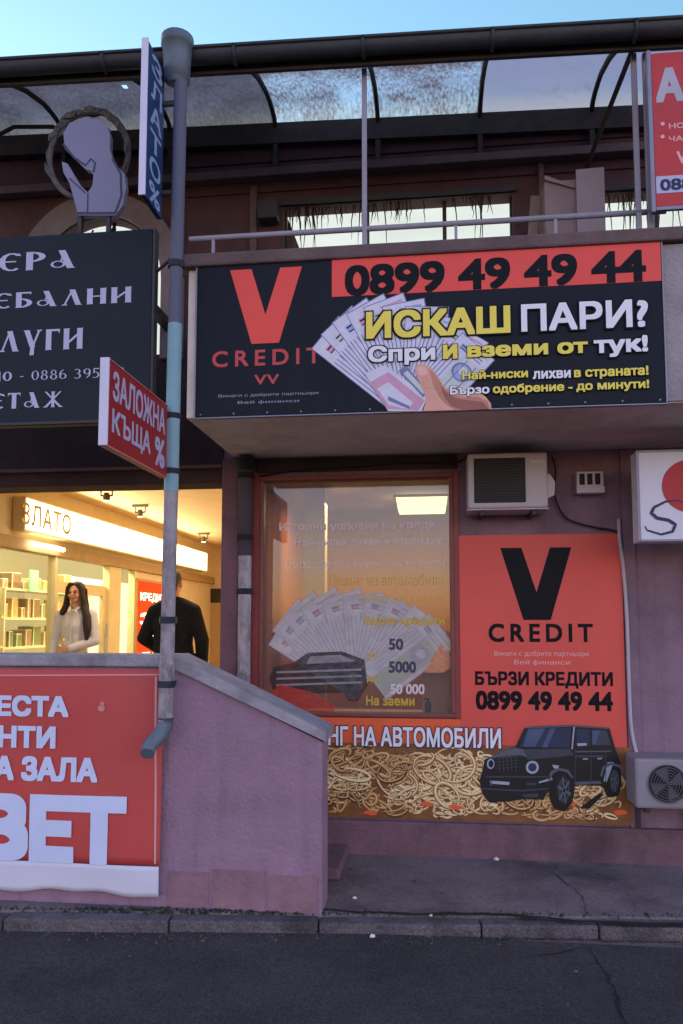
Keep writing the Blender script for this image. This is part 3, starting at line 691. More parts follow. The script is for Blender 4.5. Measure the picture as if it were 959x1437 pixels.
def area(name, loc, rot, sx, sy, e, col):
    l = bpy.data.lights.new(name, 'AREA'); l.shape = 'RECTANGLE'; l.size = sx; l.size_y = sy; l.energy = e; l.color = col
    o = bpy.data.objects.new(name, l); COL.objects.link(o); o.location = loc; o.rotation_euler = rot; return o
WARM = (1.0, .83, .54)
area("arcade_lamp", (-2.5, 7.2, AZ - .16), (0, 0, 0), .5, .5, 4.2, WARM)
area("arcade_lamp", (-2.4, 10.8, AZ - .16), (0, 0, 0), .5, .5, 6.5, WARM)
area("arcade_sign_glow", (AX0 + .2, 9.6, szt - .1), (0, R(-90), 0), .25, 4.5, 11, (1, .86, .6))
area("shop_lamp", (AX0 - .6, 9.4, 2.75), (0, 0, 0), .5, 2.4, 22, (1, .86, .55))
# office lamp
OL = thing("ceiling_lamp", "lit yellow white louvre lamp on the office ceiling behind the window", "lamp", (0, 7.0, rz1))
a = at(556, 716, 7.0); b = at(628, 692, 7.0)
mb = MB(); mb.box(a[0] - .02, b[0] + .02, 6.98, 7.3, b[1] - .03, b[1] + .06, .01); mb.tube([((a[0] + b[0]) / 2, 7.1, b[1] + .05), ((a[0] + b[0]) / 2, 7.1, rz1)], .012, 6); mb.build("housing", ROOMDARK, OL)
mb = MB(); mb.prism([(a[0] + .02, a[1]), (b[0] - .02, a[1]), (b[0], b[1] - .032), (a[0], b[1] - .032)], 6.99, 7.28); mb.build("diffuser", E_ROOML, OL)
area("office_lamp", ((a[0] + b[0]) / 2 - .6, 6.8, rz1 - .12), (0, 0, 0), .6, .4, 3.0, (1, .74, .42))
# office furniture seen through the glass
CB = thing("cabinet", "tan cabinet standing behind the office window near the printed hand", "cabinet", (X(618, 5.75), 5.75, KH))
mb = MB(); a = at(592, 928, 5.75); b = at(646, 925, 5.75); mb.box(a[0], b[0] + .06, 5.75, 6.1, KH + .02, a[1], .01); mb.build("carcass", mat("tan_veneer", (214, 156, 104), .6, .06, 8), CB)
mb = MB(); mb.tube([(a[0] + .05, 5.74, a[1] - .5), (a[0] + .05, 5.74, a[1] - .62)], .01, 6); mb.build("handle", STEELD, CB)
DK = thing("desk", "brown office desk below the window", "desk", (-.4, 6.9, KH))
mb = MB(); mb.box(-1.0, -.05, 6.8, 7.4, .78, .82, .006); mb.build("desk_top", ROOMDARK, DK)
for q in ((-.97, 6.83), (-.11, 6.83), (-.97, 7.34), (-.11, 7.34)):
    mb = MB(); mb.box(q[0], q[0] + .05, q[1], q[1] + .05, KH + .02, .779); mb.build("leg", ROOMDARK, DK)

# ================================================================== STAIR PARAPET
PW = thing("stair_parapet", "mauve plastered stair wall with grey coping, sloping down towards the vinyl poster", "wall", (X(245, PAR), PAR, 0))
pxl = XL; capx0 = at(245, 925, PAR); capx1 = at(455, 1036, PAR); thick = .22
zl = at(120, 936, PAR)[1]
mb = MB(); mb.prism([(pxl, 0), (capx1[0] - .01, 0), (capx1[0] - .01, capx1[1] - .02), (capx0[0], zl - .0), (pxl, zl)], PAR, PAR + thick); mb.build("wall_body", PLASTER, PW)
mb = MB(); ct = .07
mb.box(pxl, capx0[0] - .01, PAR - .03, PAR + thick + .05, zl + .002, zl + ct, .012)
x0, x1, z0, z1 = capx0[0] - .008, capx1[0] + .015, zl + .002, capx1[1] - .015
mb.prism([(x0, z0), (x1, z1), (x1, z1 + .055), (x0, z0 + ct)], PAR - .03, PAR + thick + .05); mb.build("coping", COPING, PW)
# flat render repairs along the foot
mb = MB(); pz_ = at(350, 1226, PAR)[1]
for (p0, p1, zz) in ((244, 300, .0), (304, 376, .02), (380, 447, .0)):
    mb.box(X(p0, PAR), X(p1, PAR), PAR - .006, PAR - .002, KH, pz_ + zz, .002)
mb.build("render_patch", PATCH, PW)

# ------------------------------------------------------------------ red banner on the parapet
BN = thing("wall_banner", "brick red banner with big white letters hung on the stair wall", "banner", (X(100, PAR), PAR - .02, .3))
def wav(x, z): return .010 * math.sin(x * 5 + z * 2) * .6 + .003 * math.sin(z * 9 + x * 3)
bx1, bz1 = at(231, 940, PAR - .03); bz0 = at(231, 1256, PAR - .03)[1]; bx0 = XL + 4; hz = at(231, 1214, PAR - .03)[1]
def sheet(x0, x1, z0, z1, Y, nx, nz, name, m, parent, sag=0):
    mb = MB(); g = [[mb.bm.verts.new((x0 + (x1 - x0) * i / nx, Y - .012 + wav(x0 + (x1 - x0) * i / nx, z0 + (z1 - z0) * j / nz), z0 + (z1 - z0) * j / nz + (sag(i / nx, j / nz) if sag else 0))) for j in range(nz + 1)] for i in range(nx + 1)]
    for i in range(nx):
        for j in range(nz):
            f = mb.bm.faces.new((g[i][j], g[i + 1][j], g[i + 1][j + 1], g[i][j + 1])); f.smooth = True
    r_ = bmesh.ops.extrude_face_region(mb.bm, geom=mb.bm.faces[:])
    for v in [q for q in r_['geom'] if isinstance(q, bmesh.types.BMVert)]: v.co.y += .002
    bmesh.ops.recalc_face_normals(mb.bm, faces=mb.bm.faces[:])
    return mb.build(name, m, parent)
YB = PAR - .032
sheet(bx0, bx1, hz, bz1, YB, 60, 24, "banner_sheet", BANNER, BN)
sheet(bx0, bx1 - .003, bz0, hz - .003, YB - .004, 80, 6, "banner_hem", BANW, BN, lambda u, v: (.010 * math.sin(u * 23 + .6) + .006 * math.sin(u * 71)) * (1 - v))
def banner_text(s, px, bold):
    b = pbox(*px, YB - .035); mb = MB()
    letters(mb, s, b, lambda x, z, h: (x, YB - .0185 - h + wav(x, z), z), bold)
    return mb.build("lettering", BANL, BN)
banner_text("МЕСТА", (-42, 1005, 96, 977), .055)
banner_text("АНТИ", (-36, 1049, 77, 1020), .055)
banner_text("НА ЗАЛА", (-38, 1095, 136, 1064), .055)
banner_text("СВЕТ", (-115, 1206, 177, 1118), .07)
def bstrip(p, wd, m, nm):
    mb = MB(); q = [at(a, b, YB - .02) for a, b in p]; Q = []
    for i in range(len(q) - 1):
        for k in range(12): Q.append(tuple(Vector(q[i]).lerp(Vector(q[i + 1]), k / 12)))
    Q.append(q[-1])
    for i in range(len(Q) - 1):
        (xa, za), (xb, zb) = Q[i], Q[i + 1]; n_ = Vector((-(zb - za), xb - xa)).normalized() * wd / 2
        mb.face([(x_, YB - .0165 + wav(x_, z_), z_) for x_, z_ in ((xa + n_.x, za + n_.y), (xa - n_.x, za - n_.y), (xb - n_.x, zb - n_.y), (xb + n_.x, zb + n_.y))])
    return mb.build(nm, m, BN)
bstrip([(218, 950), (218, 1212)], .012, mat("pale_pink_hem_print", (206, 150, 152), .55, .05), "border_line")
bstrip([(-40, 948), (222, 947)], .008, MATS["pale_pink_hem_print"], "border_line")
mb = MB(); c = at(143, 994, YB - .02)   # pale scuff-shaped emblem
for (dx, dz, r_) in ((0, 0, .022), (.004, .026, .014)):
    n = 12; mb.face([(c[0] + dx + r_ * math.cos(2 * math.pi * k / n), YB - .018 + wav(c[0], c[1]), c[1] + dz + r_ * .8 * math.sin(2 * math.pi * k / n)) for k in range(n)])
mb.build("printed_emblem", mat("faded_pink_print", (206, 128, 130), .55, .05), BN)

# ================================================================== DOWNPIPE AND GUTTER
gz = at(600, 61, 4.2)[1]
DP = thing("downpipe", "tall blue grey downpipe with rain head and a shoe at the stair wall", "drainpipe", (X(250, PIPE), PIPE, 0))
pxx = at(249, 400, PIPE)[0]; prad = at(258, 400, PIPE)[0] - at(249, 400, PIPE)[0]
zA, zB = at(250, 110, PIPE)[1], at(250, 455, PIPE)[1]; zC = at(240, 690, PIPE)[1]; zD = at(232, 930, PIPE)[1]; zE = at(230, 1012, PIPE)[1]
lean = at(233, 1000, PIPE)[0] - pxx
def pxz(z): return pxx + lean * (zA - z) / (zA - zE)
mb = MB(); mb.tube([(pxz(zA), PIPE, zA), (pxz(zB), PIPE, zB)], prad, 16); mb.build("upper_pipe", PIPEM, DP)
mb = MB(); mb.tube([(pxz(zB - .001), PIPE, zB - .001), (pxz(zC), PIPE, zC)], prad * 1.06, 16); mb.build("zinc_sleeve", PIPEL, DP)
mb = MB(); mb.tube([(pxz(zC - .001), PIPE, zC - .001), (pxz(zD), PIPE, zD)], prad * 1.02, 16); mb.build("middle_pipe", PIPEW, DP)
mb = MB(); ex, ez = at(207, 1058, PIPE - .12)
mb.tube([(pxz(zD), PIPE, zD), (pxz(zE), PIPE, zE)], prad * 1.12, 16); mb.build("lower_pipe", PIPEW, DP)
mb = MB(); mb.tube([(pxz(zE), PIPE, zE + .02), (pxz(zE), PIPE, zE - .02), (pxz(zE) - .02, PIPE - .03, zE - .07), (pxz(zE) - .06, PIPE - .07, zE - .12), (ex, PIPE - .12, ez)], [prad * 1.15, prad * 1.15, prad * 1.12, prad * 1.05, prad], 16); mb.build("pipe_shoe", HOPPER, DP)
mb = MB(); hx = at(249, 80, PIPE)[0]; z0, z1 = at(249, 118, PIPE)[1], at(249, 55, PIPE)[1]; hr = at(271, 80, PIPE)[0] - hx
mb.lathe((hx, PIPE, z0), [(prad * 1.1, 0), (hr * .78, .02), (hr * .84, (z1 - z0) * .45), (hr * .92, (z1 - z0) * .8), (hr, (z1 - z0) * .82), (hr, (z1 - z0)), (hr * .6, (z1 - z0) + .02)], 20); mb.build("rain_head", HOPPER, DP)
for zz in (at(250, 372, PIPE)[1], at(236, 960, PIPE)[1], at(232, 870, PIPE)[1]):
    mb = MB(); mb.tube([(pxz(zz), PIPE, zz - .018), (pxz(zz), PIPE, zz + .018)], prad * 1.25, 16); mb.box(pxz(zz) - .01, pxz(zz) + .01, PIPE + prad, PAR, zz - .012, zz + .012); mb.build("clamp", STEELD, DP)
GU = thing("roof_gutter", "long dark half round gutter along the front of the balcony roof", "gutter", (0, 4.2, gz))
grad = .05
mb = MB()
segs = 14; outer = []
xs = [XL + 2, XR]
def gutz(x): return gz - (x - at(600, 68, 4.2)[0]) * .029      # the eave falls slightly to the far end
prof = [(math.cos(R(a)), math.sin(R(a))) for a in range(180, 361, 15)]
ring0 = [[mb.bm.verts.new((x, 4.2 + grad * c_, gutz(x) + grad * .5 + grad * 1.5 * s_)) for c_, s_ in prof] for x in xs]
ring1 = [[mb.bm.verts.new((x, 4.2 + grad * .92 * c_, gutz(x) + grad * .52 + grad * 1.42 * s_)) for c_, s_ in prof] for x in xs]
for k in range(len(prof) - 1):
    for rg, fl in ((ring0, 0), (ring1, 1)):
        q = (rg[0][k], rg[1][k], rg[1][k + 1], rg[0][k + 1]); f = mb.bm.faces.new(q if not fl else q[::-1]); f.smooth = True
for k in (0, len(prof) - 1): mb.bm.faces.new((ring0[0][k], ring0[1][k], ring1[1][k], ring1[0][k]))
mb.build("trough", GUT, GU)
mb = MB()
mb.tube([(xs[0], 4.2 - grad, gutz(xs[0]) + grad * .5), (xs[1], 4.2 - grad, gutz(xs[1]) + grad * .5)], .011, 8); mb.build("rolled_rim", GUT, GU)
ribs_px = [-205, -25, 155, 335, 512, 690, 887, 1070]
RX = [at(p, 95, 4.27)[0] for p in ribs_px]
for x in RX[1:]:
    mb = MB(); z = gutz(x); mb.ring((0, 0, 0), 1, .1, 0, 1, 1) if False else None
    p = [(x, 4.2 + grad * 1.06 * c_, z + grad * .5 + grad * 1.56 * s_) for c_, s_ in prof]; mb.tube(p, .012, 6); mb.build("bracket", GUT, GU)

# ================================================================== CANOPY
CN = thing("balcony_canopy", "curved plastic sheet canopy on dark steel ribs over the balcony", "canopy", (0, 4.27, gz))
cy0, cy1 = 4.26, FAC - .05
def cz(x): return gutz(x) + .02
ARCP = [(0, 0), (.2, .135), (.46, .275), (.7, .355), (.85, .37), (.95, .35), (1, .29)]
def arc(x, n=10):
    out = []
    for k in range(n + 1):
        t = 1 - (1 - k / n) ** 1.3
        for (t0, r0), (t1, r1) in zip(ARCP, ARCP[1:]):
            if t <= t1 + 1e-9: rise = r0 + (r1 - r0) * (t - t0) / (t1 - t0); break
        out.append((x, cy0 + (cy1 - cy0) * t, cz(x) + rise))
    return out
for i, x in enumerate(RX):
    mb = MB(); mb.tube([(a, b, c - .02) for a, b, c in arc(x)], .017, 8); mb.build("rib", RIB, CN)
    mb = MB(); q = arc(x)[-1]; mb.box(x - .018, x + .018, cy1 - .02, cy1 + .02, z_ + .032, q[2] - .02, .003); mb.build("wall_post", RIB, CN)
pm = [PANEL_DIRTY, PANEL_DIRTY, PANEL_DIRTY, PANEL_SPECK, PANEL_SPECK, PANEL_CLEAN, PANEL_CLEAN]
for i in range(len(RX) - 1):
    mb = MB(); n = 10; m_ = 8
    xs_ = [RX[i] - .008 + (RX[i + 1] - RX[i] + .016) * k / m_ for k in range(m_ + 1)]
    A_ = [[mb.bm.verts.new((x, p[1], p[2] + .005 * (i % 2) + .006 * math.sin(x * 7))) for p in arc(x, n)] for x in xs_]
    for k in range(m_):
        for j in range(n):
            if i == 1 and k == 6 and j == 4:     # a piece is broken out of this sheet
                vs = [A_[k][j].co.copy(), A_[k + 1][j].co.copy(), A_[k + 1][j + 1].co.copy(), A_[k][j + 1].co.copy()]; c_ = sum(vs, Vector()) / 4
                inner = [c_ + Vector(((v - c_).x * s1, (v - c_).y * .5, (v - c_).z * .5)) for v, s1 in zip(vs, (.3, .42, .22, .38))]
                iv = [mb.bm.verts.new(v) for v in inner]; ov = [A_[k][j], A_[k + 1][j], A_[k + 1][j + 1], A_[k][j + 1]]
                for t_ in range(4): mb.bm.faces.new((ov[t_], ov[(t_ + 1) % 4], iv[(t_ + 1) % 4], iv[t_]))
                continue
            f = mb.bm.faces.new((A_[k][j], A_[k + 1][j], A_[k + 1][j + 1], A_[k][j + 1])); f.smooth = True
    mb.build("roof_sheet", pm[i], CN)
mb = MB(); x0, x1 = RX[0], XR; zr = at(600, 178, cy1)[1]; dz0, dz1_ = gutz(x0) - gz, gutz(x1) - gz; mb.prism([(x0, zr - .085 + dz0), (x1, zr - .085 + dz1_), (x1, cz(x1) + .315), (x0, cz(x0) + .315)], cy1 - .025, cy1 + .03); mb.build("wall_plate", RIB, CN)
mb = MB(); mb.prism([(x0, gutz(x0) - .07), (x1, gutz(x1) - .07), (x1, gutz(x1) + .05), (x0, gutz(x0) + .05)], cy0 - .012, cy0 + .012); mb.build("eave_beam", RIB, CN)
mb = MB(); a = arc(RX[6])[0]; e = at(838, 250, cy1); mb.tube([(a[0] + .02, a[1] + .02, a[2] - .04), (e[0] - .1, cy1 - .02, e[1])], .016, 8); mb.build("brace", RIB, CN)
# second, lower hoop on the left of the canopy
mb = MB(); mb.tube([(at(-30, 205, 4.9)[0], 4.9, at(-30, 205, 4.9)[1]), (at(20, 178, 4.9)[0], 4.9, at(20, 178, 4.9)[1]), (at(75, 178, 4.9)[0], 4.9, at(75, 178, 4.9)[1]), (at(110, 205, 4.9)[0], 4.9, at(110, 205, 4.9)[1])], .014, 8); mb.build("hoop", RIB, CN)

# ================================================================== BALCONY RAILING
BR = thing("balcony_railing", "pale steel balcony railing with slim posts above the long black sign", "railing", (0, SLAB + .1, topZ))
ry = SLAB + .06
rz = at(500, 322, ry)[1]
mb = MB(); mb.tube([(slabX0 - .02, ry, rz), (X(935, ry, 300), ry, rz)], .016, 10); mb.build("top_rail", STEELG, BR)
for px, top in ((512, 88), (913, 60), (897, 70)):
    a = at(px, 320, ry); zt2 = at(px, top, ry)[1]; x = a[0]
    mb = MB(); mb.box(x - .014, x + .014, ry - .014, ry + .014, topZ - .01, gutz(x) - .03, .003); mb.build("post", STEELG, BR)
for px in (300, 640, 780):
    x = X(px, ry, 320); mb = MB(); mb.box(x - .008, x + .008, ry - .008, ry + .008, topZ - .01, rz - .012); mb.build("stub_post", STEELG, BR)
# things left on the balcony
CBX = thing("cardboard_box", "open grey brown cardboard box standing on the balcony behind the railing", "box", (X(805, 5.0, 300), 5.0, topZ - .01))
a = at(766, 330, 4.95); b = at(843, 243, 4.95); bw = X(808, 4.95, 300)
mb = MB(); mb.box(a[0], b[0], 4.95, 5.25, topZ - .008, b[1] - .03, .004); mb.build("carton", CARD, CBX)
mb = MB(); zt2 = b[1]
mb.prism([(a[0], zt2 - .03), (bw, zt2 - .10), (bw, zt2 - .085), (a[0], zt2)], 4.93, 4.945); mb.build("flap", CARD, CBX)
mb = MB(); mb.prism([(bw, topZ), (b[0] + .01, topZ), (b[0] + .012, zt2 + .01), (bw, zt2 + .005)], 4.90, 4.912); mb.build("front_sheet", mat("pale_card", (152, 140, 146), .9, .08, 6), CBX)
PLK = MB(); a = at(733, 330, 5.1); b = at(752, 275, 5.1)
PLK.prism([(a[0], topZ - .008), (a[0] + .07, topZ - .008), (b[0] + .03, b[1]), (b[0] - .03, b[1] + .005)], 5.1, 5.13)
tag(PLK.build("board", BOARD, None, (a[0], 5.1, topZ)), "pale board leaning on the upper wall beside the cardboard box", "board")

# ================================================================== LONG SIGN
YS = SLAB - .03
sx0, sx1 = at(276, 480, YS)[0], at(931, 450, YS)[0]; sz0 = at(276, 586, YS)[1]; sz1 = at(931, 333, YS)[1]
S1 = thing("shop_sign", "long black sign with phone number on red and a hand fanning banknotes", "sign", ((sx0 + sx1) / 2, SLAB - .015, sz0))
mb = MB(); mb.box(sx0, sx1, YS, SLAB - .004, sz0, sz1, .004); mb.build("panel", BLACKP, S1)
mb = MB(); t = .009
for q in ((sx0 - t, sx0 - .001, sz0, sz1), (sx1 + .001, sx1 + t, sz0, sz1), (sx0 - t, sx1 + t, sz1 + .001, sz1 + t), (sx0 - t, sx1 + t, sz0 - t, sz0 - .001)):
    mb.box(q[0], q[1], YS - .004, SLAB - .004, q[2], q[3], .002)
mb.build("frame", FRAMEM, S1)
rb = pbox(466, 417, 931, 334, YS)
mb = MB(); mb.box(rb[0], sx1 - .002, YS - .002, YS - .0002, rb[1], sz1 - .003); mb.build("red_strip", REDV, S1)
label_text("lettering", "0899 49 49 49 44"[0:10] + " 44", INK, S1, (484, 416, 906, 350), YS - .0022, .036)
def vlogo(px, Y, m, parent):
    x0, zb0, x1, zt1 = pbox(*px, Y); w_ = x1 - x0; h_ = zt1 - zb0; s_ = .30 * w_; c_ = (x0 + x1) / 2
    mb = MB(); mb.prism([(x0, zt1), (x0 + s_, zt1), (c_, zb0 + h_ * .38), (x1 - s_, zt1), (x1, zt1), (c_ + w_ * .19, zb0), (c_ - w_ * .19, zb0)], Y - .0014, Y); return mb.build("emblem", m, parent)
vlogo((322, 484, 424, 374), YS, REDV, S1)
label_text("lettering", "CREDIT", mat("dull_red_ink", (186, 66, 66), .5, .05), S1, (298, 516, 451, 487), YS, .02, 1.45)
label_text("lettering", "VV", MATS["dull_red_ink"], S1, (357, 540, 392, 525), YS, .02, 1.1)
label_text("lettering", "Винаги с добрите партньори", PALEI, S1, (307, 559, 447, 549), YS, .0)
label_text("lettering", "Вей финанси", PALEI, S1, (334, 568, 420, 560), YS, .0)
# banknote fan: printed notes fanned about a thumb
def fan(pxpiv, tips, Y, mats, parent, aspect=.32, name="banknote_print", start=.0):
    """printed banknotes fanned from a pivot to surveyed tips, each with border, bands, portrait and fine lines"""
    c = Vector(at(*pxpiv, Y)); mb = MB(); y = Y - .0003
    for i, (tx, ty) in enumerate(tips):
        e_ = Vector(at(tx, ty, Y)); rr = (e_ - c).length; u = (e_ - c) / rr; v = Vector((-u.y, u.x)); w_ = aspect * .5 * (at(pxpiv[0] + 170, pxpiv[1], Y)[0] - c.x)
        def P_(s_, t_): q = c + u * s_ * rr + v * t_ * w_; return (q.x, y, q.y)
        def quad(s0, s1, t0, t1, mi): mb.face([P_(s0, t0), P_(s1, t0), P_(s1, t1), P_(s0, t1)], mi)
        tint = [1, 2, 3, 1, 2, 1, 3][i % 7]
        quad(start, 1, -1, 1, 4); y -= .00006
        quad(start, .992, -.95, .965, 0); y -= .00006
        quad(start, .95, -.8, .25, tint); y -= .00004
        quad(.80, .93, -.78, .78, 0); y -= .00004
        n = 14; cc = .63
        mb.face([P_(cc + .115 * math.cos(6.2832 * t / n), -.25 + .5 * math.sin(6.2832 * t / n)) for t in range(n)], 4); y -= .00004
        mb.face([P_(cc + .095 * math.cos(6.2832 * t / n), -.25 + .40 * math.sin(6.2832 * t / n)) for t in range(n)], (tint % 3) + 1); y -= .00004
        mb.face([P_(cc + .02 + .05 * math.cos(6.2832 * t / n), -.25 + .24 * math.sin(6.2832 * t / n)) for t in range(n)], 0); y -= .00004
        for t_ in (-.62, -.1, .42, .62, .8): quad(.18, .78, t_, t_ + .045, 4)
        for s_ in (.84, .88): quad(s_, s_ + .012, -.6, .6, 4)
        quad(.845, .905, .25, .62, (tint % 3) + 1)
        y -= .00006
    return mb.build(name, mats, parent)
NOTE5 = NOTE + [mat("banknote_print_slate", (112, 118, 160), .5, .15, 20)]
fan((592, 572), [(456, 466), (472, 449), (490, 435), (512, 426), (538, 421), (566, 424), (600, 430), (632, 446), (660, 466), (672, 486)], YS - .0022, NOTE5, S1, .37, start=.2)
mb = MB()   # front notes lying across the hand
for q, m_, d_ in ((((512, 524), (540, 512), (600, 556), (592, 577), (545, 577)), 0, 0), (((520, 536), (545, 522), (596, 562), (588, 576), (543, 574)), 2, 1), (((530, 545), (545, 536), (580, 565), (572, 574), (545, 568)), 0, 2), (((560, 520), (570, 513), (602, 550), (594, 558)), 4, 3), (((545, 556), (575, 570), (574, 574), (545, 562)), 4, 4), (((566, 524), (572, 520), (598, 548), (594, 553)), 3, 4)):
    mb.poly(pts(q, YS - .0092), YS - .0092 - .00012 * d_, m_)
mb.build("front_banknote_print", NOTE5, S1)
YH = YS - .0100
mb = MB()
mb.poly(pts([(582, 517), (586, 512), (594, 511), (602, 514), (610, 522), (617, 532), (622, 541), (632, 548), (644, 552), (660, 549), (672, 550), (682, 557), (689, 566), (690, 574), (594, 577), (597, 566), (597, 556), (593, 545), (587, 532)], YH), YH, 0)
mb.poly(pts([(602, 517), (610, 524), (618, 536), (624, 545), (636, 553), (650, 558), (670, 556), (684, 563), (688, 574), (640, 576), (626, 568), (616, 556), (608, 540)], YH), YH - .0002, 1)
mb.poly(pts([(618, 540), (626, 550), (640, 559), (660, 562), (678, 564), (686, 574), (650, 576), (634, 570), (624, 558)], YH), YH - .0004, 2)
mb.poly(pts([(585, 518), (589, 514), (596, 514), (600, 520), (598, 526), (590, 527)], YH), YH - .0006, 3)
mb.strip(pts([(592, 531), (597, 530), (602, 532)], YH), .0025, YH - .0006, 1); mb.strip(pts([(596, 546), (603, 544), (609, 547)], YH), .0025, YH - .0007, 1)
mb.build("hand_print", [SKINP, mat("printed_mid_skin", (188, 128, 108), .5, .12, 14), mat("printed_brown_skin", (146, 92, 78), .5, .12, 14), mat("printed_nail", (228, 182, 168), .5, .05)], S1)
YT = YS - .0112
label_text("lettering", "ИСКАШ", YELI, S1, (514, 476, 716, 428), YT, .042, 1.0, INK, .04)
label_text("lettering", "ПАРИ?", WHITEI, S1, (732, 466, 909, 419), YT, .03, 1.0, INK, .04)
label_text("lettering", "Спри", WHITEI, S1, (517, 514, 611, 482), YT, .042, 1.0, INK, .04)
label_text("lettering", "и", YELI, S1, (622, 504, 642, 483), YT, .042, 1.0, INK, .04)
label_text("lettering", "вземи от", YELI, S1, (656, 502, 825, 479), YT, .042, 1.0, INK, .04)
label_text("lettering", "тук!", WHITEI, S1, (834, 502, 909, 470), YT, .042, 1.0, INK, .04)
label_text("lettering", "Най-ниски", YELI, S1, (649, 533, 741, 517), YT, .035, 1.0, INK, .035)
label_text("lettering", "лихви", WHITEI, S1, (748, 532, 801, 519), YT, .035, 1.0, INK, .035)
label_text("lettering", "в страната!", YELI, S1, (806, 533, 910, 513), YT, .035, 1.0, INK, .035)
label_text("lettering", "Бързо", WHITEI, S1, (632, 557, 687, 540), YT, .035, 1.0, INK, .035)
label_text("lettering", "одобрение - до минути!", YELI, S1, (692, 555, 911, 532), YT, .035, 1.0, INK, .035)
mb = MB()
for k in range(14):
    x = sx0 + .03 + (sx1 - sx0 - .06) * k / 13
    for zz in (sz0 + .016,): mb.lathe((x, YS - .002, zz), [(.005, 0), (.005, .002)], 8, 'Y')
mb.build("eyelet_row", FRAMEM, S1)

# ================================================================== VINYL POSTER (red panel + gold strip under the window)
YP = FAC - .022
S2 = thing("vinyl_poster", "red wall poster with black emblem and a printed black car on gold chains", "poster", (X(760, YP), FAC, plz))
px0, px1 = at(646, 900, YP)[0], at(876, 900, YP)[0]; pz1 = at(760, 750, YP)[1]; pz0 = at(700, 1153, YP)[1]; gz1 = at(600, 1040, YP)[1]
gxl = X(452, YP) - .42; wb = wz0 - .004
mb = MB(); mb.box(px0, px1, YP - .001, FAC - .003, gz1 - .02, pz1, .0008); mb.build("red_panel", REDP, S2)
mb = MB(); mb.box(gxl, px0 - .0005, YP - .001, FAC - .003, gz1 - .02, wb - .002, .0008); mb.build("orange_strip", ORANGEP, S2)
mb = MB(); mb.box(gxl, px1 + .02, YP - .001, FAC - .003, pz0, gz1 - .021, .0008); mb.build("gold_sheet", GOLDB, S2)
# red vinyl border round the window
mb = MB()
BV = mat("dull_red_vinyl", (134, 60, 58), .5, .12, 5)
mb.box(wx1 + .0006, px0 - .0008, FAC - .02, FAC - .003, wb, wz1 + .02); mb.build("window_border", BV, S2); mb = MB(); mb.box(wx0 - .05, wx0 - .001, FAC - .02, FAC - .003, gz1, wz1 + .02); mb.build("window_border", BV, S2)
# gold chains print
mb = MB(); gx0, gx1 = gxl + .05, px1 - .0; ZB, ZT = pz0 + .012, at(560, 1047, YP)[1]
y = YP - .0012
for i in range(620):
    cx_ = random.uniform(gx0, gx1); cz_ = random.uniform(ZB, ZT); r_ = random.choice([random.uniform(.02, .05), random.uniform(.04, .11), random.uniform(.06, .15)]); el = random.uniform(.3, .8); rot = random.gauss(0, .5); a0 = random.uniform(0, 360); span = random.uniform(140, 400); dr_ = random.uniform(-.35, .1)
    P_ = []
    for k in range(19):
        a = R(a0 + span * k / 18); rk = r_ * (1 + dr_ * k / 18); q = Vector((rk * math.cos(a), rk * el * math.sin(a))); q.rotate(Matrix.Rotation(rot, 2)); P_.append((cx_ + q.x, cz_ + q.y))
    if min(p[0] for p in P_) < gx0 or max(p[0] for p in P_) > gx1 or min(p[1] for p in P_) < ZB: continue
    if max(p[1] for p in P_) > ZT + .02 * math.sin(cx_ * 9) - .02: continue
    w_ = random.uniform(.014, .03); cl = math.sin(cx_ * 6 + 1) + math.sin(cz_ * 19 + cx_ * 4) > -.3
    tap = [w_ * (.35 + .65 * math.sin(math.pi * min(1, max(0, (k + 1.5) / 21)))) for k in range(19)]
    mb.strip(P_, tap, y, 3); y -= .0000025
    mb.strip([(a, b + w_ * .1) for a, b in P_], [t * .74 for t in tap], y, random.choice([1, 1, 0, 2]) if cl else random.choice([2, 2, 3])); y -= .0000025
    mb.strip([(a - w_ * .05, b + w_ * .22) for a, b in P_], [t * .3 for t in tap], y, 0 if cl else 1); y -= .0000025
mb.build("gold_chain_print", GOLD, S2)
mb = MB()
for (x_, y_) in ((520, 1140), (640, 1132), (800, 1128), (870, 1140), (600, 1128)):
    c = at(x_, y_, YP); n = 9; mb.face([(c[0] + .05 * random.uniform(.6, 1.2) * math.cos(2 * math.pi * k / n), YP - .0090, c[1] + .018 * random.uniform(.6, 1.2) * math.sin(2 * math.pi * k / n)) for k in range(n)])
mb.build("red_patch_print", ORANGEP, S2)
vlogo((704, 870, 802, 768), YP - .001, INK, S2)
label_text("lettering", "CREDIT", INK, S2, (686, 901, 832, 875), YP - .001, .03, 1.4)
label_text("lettering", "Винаги с добрите партньори", PINKI, S2, (694, 922, 826, 914), YP - .001, .0)
label_text("lettering", "Вей финанси", PINKI, S2, (722, 934, 800, 926), YP - .001, .0)
label_text("lettering", "БЪРЗИ КРЕДИТИ", INK, S2, (667, 965, 860, 943), YP - .001, .042)
label_text("lettering", "0899 49 49 44", INK, S2, (668, 996, 860, 971), YP - .001, .04)
YG = YP - .0110
label_text("lettering", "ЛИЗИНГ НА АВТОМОБИЛИ", WHITEI, S2, (396, 1045, 703, 1022), YG + .0015, .03, 1.0, NAVYI, .04)
